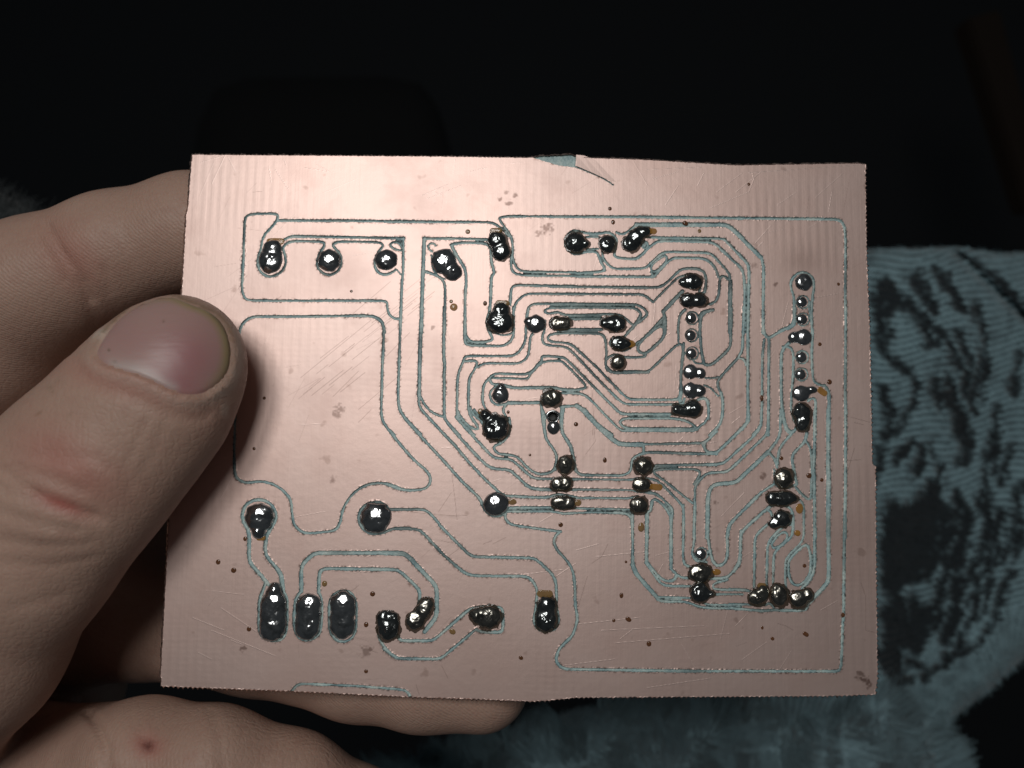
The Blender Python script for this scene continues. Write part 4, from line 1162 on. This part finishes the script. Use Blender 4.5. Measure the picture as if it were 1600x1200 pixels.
# thumbnail: a curved plate fitted on the thumb
bvh = BVHTree.FromPolygons([tuple(p) for p in hco], [tuple(int(v) for v in f_) for f_ in hq[(PXY[hq[:, 0], 0] < 460) & (depth[hq[:, 0]] < 112)]])
def closed_spline(P, n):
    m = len(P); t = np.linspace(0, m, n, endpoint=False); i = t.astype(int); f = (t - i)[:, None]
    p0, p1, p2, p3 = P[(i - 1) % m], P[i % m], P[(i + 1) % m], P[(i + 2) % m]
    return 0.5 * (2 * p1 + (p2 - p0) * f + (2 * p0 - 5 * p1 + 4 * p2 - p3) * f ** 2 + (3 * p1 - p0 - 3 * p2 + p3) * f ** 3)
NA, NR = 120, 30
ol = closed_spline(NAIL, NA)
cen = np.array([262.0, 535.0])
vv, aa = [], dict(pink=[], lunula=[], tip=[], grime=[])
for r_ in np.linspace(0, 1, NR) ** 0.8:
    for k in range(NA):
        p = cen + (ol[k] - cen) * r_
        d = Vector(c3((p[0], p[1], 1.0))).normalized()
        hit, nn, _, _ = bvh.ray_cast(Vector((0, 0, 0)), d)
        if hit is None:
            hit, nn, _, _ = bvh.find_nearest(d * 94)
        if nn.z < 0:
            nn = -nn
        dx, dy = ol[k] - cen
        free = np.clip((-dy * 0.75 + dx * 0.66) / 90 - 0.1, 0, 1)               # the free end faces up and right
        lift = 0.12 + 0.30 * free * r_ ** 3
        if r_ > 0.93:
            lift -= (r_ - 0.93) / 0.07 * (0.30 + 0.25 * free)
        q = np.array(hit) + np.array(nn) * lift
        vv.append(q)
        P1 = p[None, :]
        aa['pink'].append(float(0.75 * g(P1, (292, 560), 48, 48, -20)[0] + 0.45 * g(P1, (270, 600), 50, 18, 18)[0] + 0.2 * g(P1, (200, 530), 50, 30)[0] + 0.15))
        dl = pdist(P1, [(178, 572), (210, 578), (245, 596), (268, 607)])[0]
        aa['lunula'].append(float(0.6 * np.exp(-(dl / 11) ** 2)))
        fr2 = np.clip((-dy * 0.55 + dx * 0.80) / 80, 0, 1)
        aa['tip'].append(float(np.clip(max(free, fr2) * 1.3, 0, 1) * np.clip((r_ - 0.78) / 0.12, 0, 1) * 0.9))
        line = pdist(P1, [(282, 467), (300, 478), (320, 484), (340, 502), (355, 525), (361, 548), (360, 575), (352, 592)])[0]
        aa['grime'].append(float(0.55 * np.exp(-(line / 3.0) ** 2) + 0.9 * np.exp(-(np.hypot(p[0] - 171, p[1] - 548) / 1.8) ** 2) + 0.6 * np.exp(-(np.hypot(p[0] - 256, p[1] - 503) / 1.8) ** 2)
                                 + 0.6 * np.exp(-(np.hypot(p[0] - 180, p[1] - 566) / 2) ** 2)))
vv = np.array(vv).reshape(NR, NA, 3)
for _ in range(4):                              # ease the plate so it does not copy every bump of the flesh
    vv[1:-1] = 0.5 * vv[1:-1] + 0.125 * (vv[:-2] + vv[2:] + np.roll(vv, 1, 1)[1:-1] + np.roll(vv, -1, 1)[1:-1])
vv[0] = vv[0].mean(0)
i = np.arange(NA); i2 = (i + 1) % NA
nq = np.vstack([np.c_[i + r_ * NA, i + (r_ + 1) * NA, i2 + (r_ + 1) * NA, i2 + r_ * NA] for r_ in range(NR - 1)])
nail_me = mesh_np('thumb_nail', vv.reshape(-1, 3) * .001, nq, True)
for nm, v in aa.items():
    attr(nail_me, nm, np.clip(v, 0, 1))
nail = link('thumb_nail', nail_me, M['nail'], hand)
nail['label'] = 'wide pink thumbnail with a pale moon and yellowed edge'

# ------------------------------------------------------------------ cloth behind
def cushion(name, outline, d0, bulge, tau, step, rib=None, print_lines=None, mat=None, dfun=None, back=45.0):
    """a padded cloth form: rounded front grown from its outline, closed by a back"""
    P = np.asarray(outline, float)
    x0, y0 = P.min(0); x1, y1 = P.max(0)
    xs = np.arange(x0 - step, x1 + 2 * step, step); ys = np.arange(y0 - step, y1 + 2 * step, step)
    xx, yy = np.meshgrid(xs, ys)
    Q = np.c_[xx.ravel(), yy.ravel()]
    d = pdist(Q, np.vstack([P, P[:1]]))
    ins_ = in_poly(Q, P)
    sd = np.where(ins_, d, -d).reshape(xx.shape)
    gy_, gx_ = np.gradient(sd, step)
    m = np.abs(sd) < 0.6 * step
    xx = xx - np.where(m, sd * gx_, 0); yy = yy - np.where(m, sd * gy_, 0)
    sdc = np.where(m, 0, sd)
    t = np.clip(sdc / tau, 0, 1)
    dep = d0 - bulge * np.sqrt(np.clip(1 - (1 - t) ** 2, 0, 1))
    if dfun is not None:
        dep = dep + dfun(xx, yy)
    pr = np.zeros(xx.shape)
    if print_lines is not None:
        Q2 = np.c_[(xx + 3 * np.sin(yy / 23) + 3 * np.sin(yy * 0.6 + xx / 40) + 5 * smooth_noise(xx.shape, 6, 78)).ravel(), (yy + 5 * np.sin(xx / 19)).ravel()]
        for pts_, wd in print_lines:
            dd = pdist(Q2, pts_).reshape(xx.shape)
            pr = np.maximum(pr, 0.94 * np.clip((wd - dd) / 9 + 0.5 + 0.55 * smooth_noise(xx.shape, 3.2, 77), 0, 1))
    if rib is not None:
        rd = rib(xx, yy, pr)
        dep = dep + rd
        # shade in the valleys between the rows of tufts, painted into the colour
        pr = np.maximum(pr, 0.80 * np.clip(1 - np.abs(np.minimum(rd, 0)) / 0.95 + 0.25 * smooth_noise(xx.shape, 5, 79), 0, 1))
    Kp = np.stack([(xx - 800) * dep / F, -(yy - 600) * dep / F, -dep], -1)
    fm = (sdc[:-1, :-1] >= 0) & (sdc[1:, :-1] >= 0) & (sdc[:-1, 1:] >= 0) & (sdc[1:, 1:] >= 0)
    ny, nx = xx.shape
    ids_ = np.arange(nx * ny).reshape(ny, nx)
    j, i = np.nonzero(fm)
    q = np.stack([ids_[j, i], ids_[j + 1, i], ids_[j + 1, i + 1], ids_[j, i + 1]], -1)
    used, inv = np.unique(q, return_inverse=True)
    co = Kp.reshape(-1, 3)[used]; q = inv.reshape(-1, 4)
    bk = co.copy(); bk *= ((-co[:, 2] + 0) * 0 + (d0 + back))[:, None] / -co[:, 2][:, None]
    n = len(co)
    # rim faces between front and back
    ed = np.vstack([q[:, [0, 1]], q[:, [1, 2]], q[:, [2, 3]], q[:, [3, 0]]])
    key = np.sort(ed, 1); key = key[:, 0].astype(np.int64) * n + key[:, 1]
    u, first, c_ = np.unique(key, return_index=True, return_counts=True)
    be = ed[first[c_ == 1]]
    rimq = np.c_[be[:, 1], be[:, 0], be[:, 0] + n, be[:, 1] + n]
    me = mesh_np(name, np.vstack([co, bk]) * .001, np.vstack([q, rimq, q[:, ::-1] + n]), True)
    prv = pr.reshape(-1)[used]
    attr(me, 'print', np.r_[prv, prv * 0])
    o = link(name, me, mat)
    o.matrix_world = CAM
    return o, co, q, prv

def pile(name, co, q, prv, count, length, width, droop, mat, parent, seed):
    """short fibres standing on the cloth"""
    r = np.random.default_rng(seed)
    area = np.linalg.norm(np.cross(co[q[:, 2]] - co[q[:, 0]], co[q[:, 3]] - co[q[:, 1]]), axis=1)
    f = r.choice(len(q), count, p=area / area.sum())
    a, b = r.random(count)[:, None], r.random(count)[:, None]
    v = co[q[f]]
    p = (v[:, 0] * (1 - a) + v[:, 1] * a) * (1 - b) + (v[:, 3] * (1 - a) + v[:, 2] * a) * b
    nn = np.cross(v[:, 2] - v[:, 0], v[:, 3] - v[:, 1]); nn /= np.linalg.norm(nn, axis=1)[:, None] + 1e-9
    nn[nn[:, 2] < 0] *= -1
    L = length * r.uniform(0.6, 1.3, count)[:, None]
    cell = np.floor(p / (length * 1.1)).astype(np.int64)              # fibres lean together in locks
    h_ = (cell[:, 0] * 73856093 ^ cell[:, 1] * 19349663 ^ cell[:, 2] * 83492791) % 4096
    locks = r.normal(0, 0.55, (4096, 3))
    lean = np.asarray(droop) + locks[h_] + r.normal(0, 0.16, (count, 3))
    side = np.cross(nn, r.normal(0, 1, (count, 3))); side /= np.linalg.norm(side, axis=1)[:, None] + 1e-9
    mid = p + (nn * 0.8 + lean * 0.35) * L * 0.5
    tip = mid + (nn * 0.35 + lean * 0.8) * L * 0.5
    w_ = side * width * 0.5
    V = np.stack([p - w_, p + w_, mid + w_ * .8, mid - w_ * .8, tip + w_ * .25, tip - w_ * .25], 1).reshape(-1, 3)
    k = np.arange(count)[:, None] * 6
    Q = np.vstack([k + np.array([0, 1, 2, 3]), k + np.array([3, 2, 4, 5])])
    me = mesh_np(name, V * .001, Q, True)
    attr(me, 'print', np.repeat(np.clip(np.maximum(prv[q[f][:, 0]], r.uniform(-0.3, 0.45, 4096)[h_]), 0, 1), 6))
    o = link(name, me, mat, parent)
    o['kind'] = 'stuff'
    return o

LEAF = '''10 1390 440 1400 470 1388 490|16 1385 450 1405 465|9 1420 470 1440 500 1452 540|7 1440 500 1470 530 1500 575|11 1470 435 1490 455 1505 480|6 1455 425 1480 432
5 1500 395 1540 420 1575 455 1605 480|8 1560 440 1610 500|6 1530 470 1535 520 1528 580 1520 640|5 1400 560 1430 590 1440 620 1415 650 1398 670|7 1375 545 1400 565
9 1485 600 1495 640 1500 680|6 1488 590 1487 620|5 1455 700 1470 740 1450 790 1425 800|12 1455 760 1445 800 1420 810|10 1480 620 1503 665|6 1545 690 1540 740 1530 800
22 1430 800 1415 860 1410 880|20 1450 810 1440 850 1425 890|12 1480 800 1465 860 1450 900|7 1500 770 1490 820 1470 880|8 1545 770 1540 830 1525 880 1500 915
14 1400 930 1410 970 1400 1000|16 1425 940 1430 980 1420 1000|9 1400 900 1450 905|7 1455 985 1480 960 1500 930|11 1500 905 1490 960 1475 1000|8 1530 900 1515 960 1490 1010
6 1560 860 1545 920 1530 960|9 1395 1045 1420 1060 1390 1075|8 1370 1020 1400 1050|6 1575 700 1570 760|7 1385 505 1370 540|8 1425 690 1410 700 1400 715|6 1510 850 1500 900
7 1590 560 1585 620|6 1600 760 1580 820 1570 880|6 1560 960 1530 1000 1500 1020|7 1380 700 1365 760|9 1340 600 1330 700 1345 800|10 1330 860 1345 940|8 1640 560 1650 640 1640 720|9 1690 600 1700 700
24 1400 800 1395 850 1400 900|18 1460 780 1450 830 1440 880|20 1395 960 1390 1010 1400 1040|14 1440 960 1435 1010|10 1490 870 1470 930 1455 970|12 1510 800 1500 840 1490 880
10 1380 440 1376 480 1378 520|9 1430 430 1445 460 1462 490|7 1500 520 1510 560 1512 610|8 1465 600 1470 640|10 1500 640 1510 690 1505 720|6 1540 560 1538 620|9 1380 610 1395 640 1385 680
8 1440 700 1436 740|7 1555 640 1550 700 1560 740|8 1560 800 1550 850 1540 890|7 1580 900 1560 950|6 1590 820 1588 880|8 1500 1000 1480 1040 1450 1060|7 1420 1030 1450 1050'''
leaves = []
for seg in LEAF.replace('\n', '|').split('|'):
    f_ = np.array(seg.split(), float)
    leaves.append((f_[1:].reshape(-1, 2), f_[0]))

def velour_rib(x, y, pr):
    ph = (y + 0.10 * (x - 1400) + 9 * np.sin(x / 60) + 5 * np.sin(x / 23 + y / 80)) + np.clip((y - 950) / 200, 0, 1) * (x - 1400) * 1.1
    brk = smooth_noise(x.shape, 9, 61)
    return -1.9 * np.abs(np.sin(np.pi * ph / 10.5)) * (0.75 + 0.4 * brk) * (1 - 0.6 * pr) + 1.3 * pr
def velour_fold(x, y):
    return 7 * np.exp(-((y - 400 - (x - 1500) * 0.95) / 9) ** 2) * (x > 1480) + 5 * np.sin(x / 70 + y / 160) + 4 * np.sin(y / 95)
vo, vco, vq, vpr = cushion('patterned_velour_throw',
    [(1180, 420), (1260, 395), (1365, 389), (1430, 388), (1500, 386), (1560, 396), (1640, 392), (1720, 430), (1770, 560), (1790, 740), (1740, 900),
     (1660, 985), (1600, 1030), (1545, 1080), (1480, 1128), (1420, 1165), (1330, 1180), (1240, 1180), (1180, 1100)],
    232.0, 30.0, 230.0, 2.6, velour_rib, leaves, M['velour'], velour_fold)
tag(vo, 'blue grey ribbed velour throw printed with black leaf shapes', 'throw')
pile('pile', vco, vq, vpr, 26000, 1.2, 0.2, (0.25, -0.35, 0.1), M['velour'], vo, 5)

def plush_fold(x, y):
    return 4 * np.sin(x / 85) + 3 * np.sin(x / 37 + y / 60) + 3.0 * np.exp(-((x - 1300 - (y - 1150) * .1) / 9) ** 2) + 2.5 * np.exp(-((x - 1160) / 8) ** 2)
po, pco, pq, ppr = cushion('plush_blanket',
    [(560, 1230), (640, 1185), (760, 1150), (900, 1110), (1050, 1085), (1250, 1070), (1390, 1080), (1430, 1105), (1470, 1145), (1492, 1190), (1505, 1260),
     (1500, 1380), (1000, 1420), (560, 1380)],
    222.0, 20.0, 140.0, 3.0, None, None, M['plush'], plush_fold)
tag(po, 'plain blue grey long haired plush blanket below the board', 'blanket')
pile('pile', pco, pq, ppr, 60000, 6.0, 0.26, (0.15, 0.6, 0.25), M['plush'], po, 6)

so, sco, sq, spr = cushion('fuzzy_cloth',
    [(-160, 262), (-60, 282), (0, 300), (45, 325), (90, 352), (120, 400), (90, 460), (-40, 480), (-160, 460)],
    190.0, 16.0, 80.0, 4.0, None, None, M['grey_fuzz'])
tag(so, 'dim grey fuzzy cloth peeking out behind the bent index finger', 'cloth')
pile('pile', sco, sq, spr, 7000, 3.2, 0.13, (0.6, 0.3, 0.2), M['grey_fuzz'], so, 8)

# ------------------------------------------------------------------ the dark room behind
def quad_wall(name, pts_cam, mat):
    me = bpy.data.meshes.new(name)
    me.from_pydata([tuple(np.array(p) * .001) for p in pts_cam], [], [(0, 1, 2, 3)])
    o = link(name, me, mat)
    o.matrix_world = CAM
    return o
wl = quad_wall('wall', [(-2600, -1700, -1500), (2600, -1700, -1500), (2600, 2000, -1500), (-2600, 2000, -1500)], M['wall'])
tag(wl, kind='structure')
ch, _, _, _ = cushion('black_rounded_form', [(285, 330), (312, 190), (335, 140), (385, 122), (600, 120), (655, 130), (684, 165), (706, 240), (715, 330)],
                      760.0, 30.0, 60.0, 6.0, None, None, M['floor'], None, 30.0)  # black padded form standing in front of the wall
tag(ch, 'black rounded form barely visible in the dark behind the board', 'chair back')
# dim wooden furniture leg at the edge of the light
import bmesh
bm = bmesh.new()
def beam(bm, a, b, wx, wz):
    a, b = Vector(a), Vector(b)
    d = (b - a).normalized(); s = d.cross(Vector((0, 0, 1))).normalized(); t = d.cross(s)
    vs_ = [bm.verts.new((p + s * sx * wx / 2 * k + t * sz * wz / 2) * .001) for p, k in ((a, 1.0), (b, 0.75)) for sx, sz in ((-1, -1), (1, -1), (1, 1), (-1, 1))]
    for f_ in ((0, 1, 2, 3), (7, 6, 5, 4), (0, 4, 5, 1), (1, 5, 6, 2), (2, 6, 7, 3), (3, 7, 4, 0)):
        bm.faces.new([vs_[i] for i in f_])
beam(bm, c3((1525, 30, 760)), c3((1612, 330, 760)), 34, 26)
bmesh.ops.bevel(bm, geom=bm.edges[:], offset=.003, segments=2, affect='EDGES')
bmesh.ops.recalc_face_normals(bm, faces=bm.faces)
me = bpy.data.meshes.new('wooden_leg'); bm.to_mesh(me); bm.free()
wo = link('wooden_leg', me, M['wood']); wo.matrix_world = CAM
tag(wo, 'dim brown wooden furniture leg in the dark background', 'furniture leg')
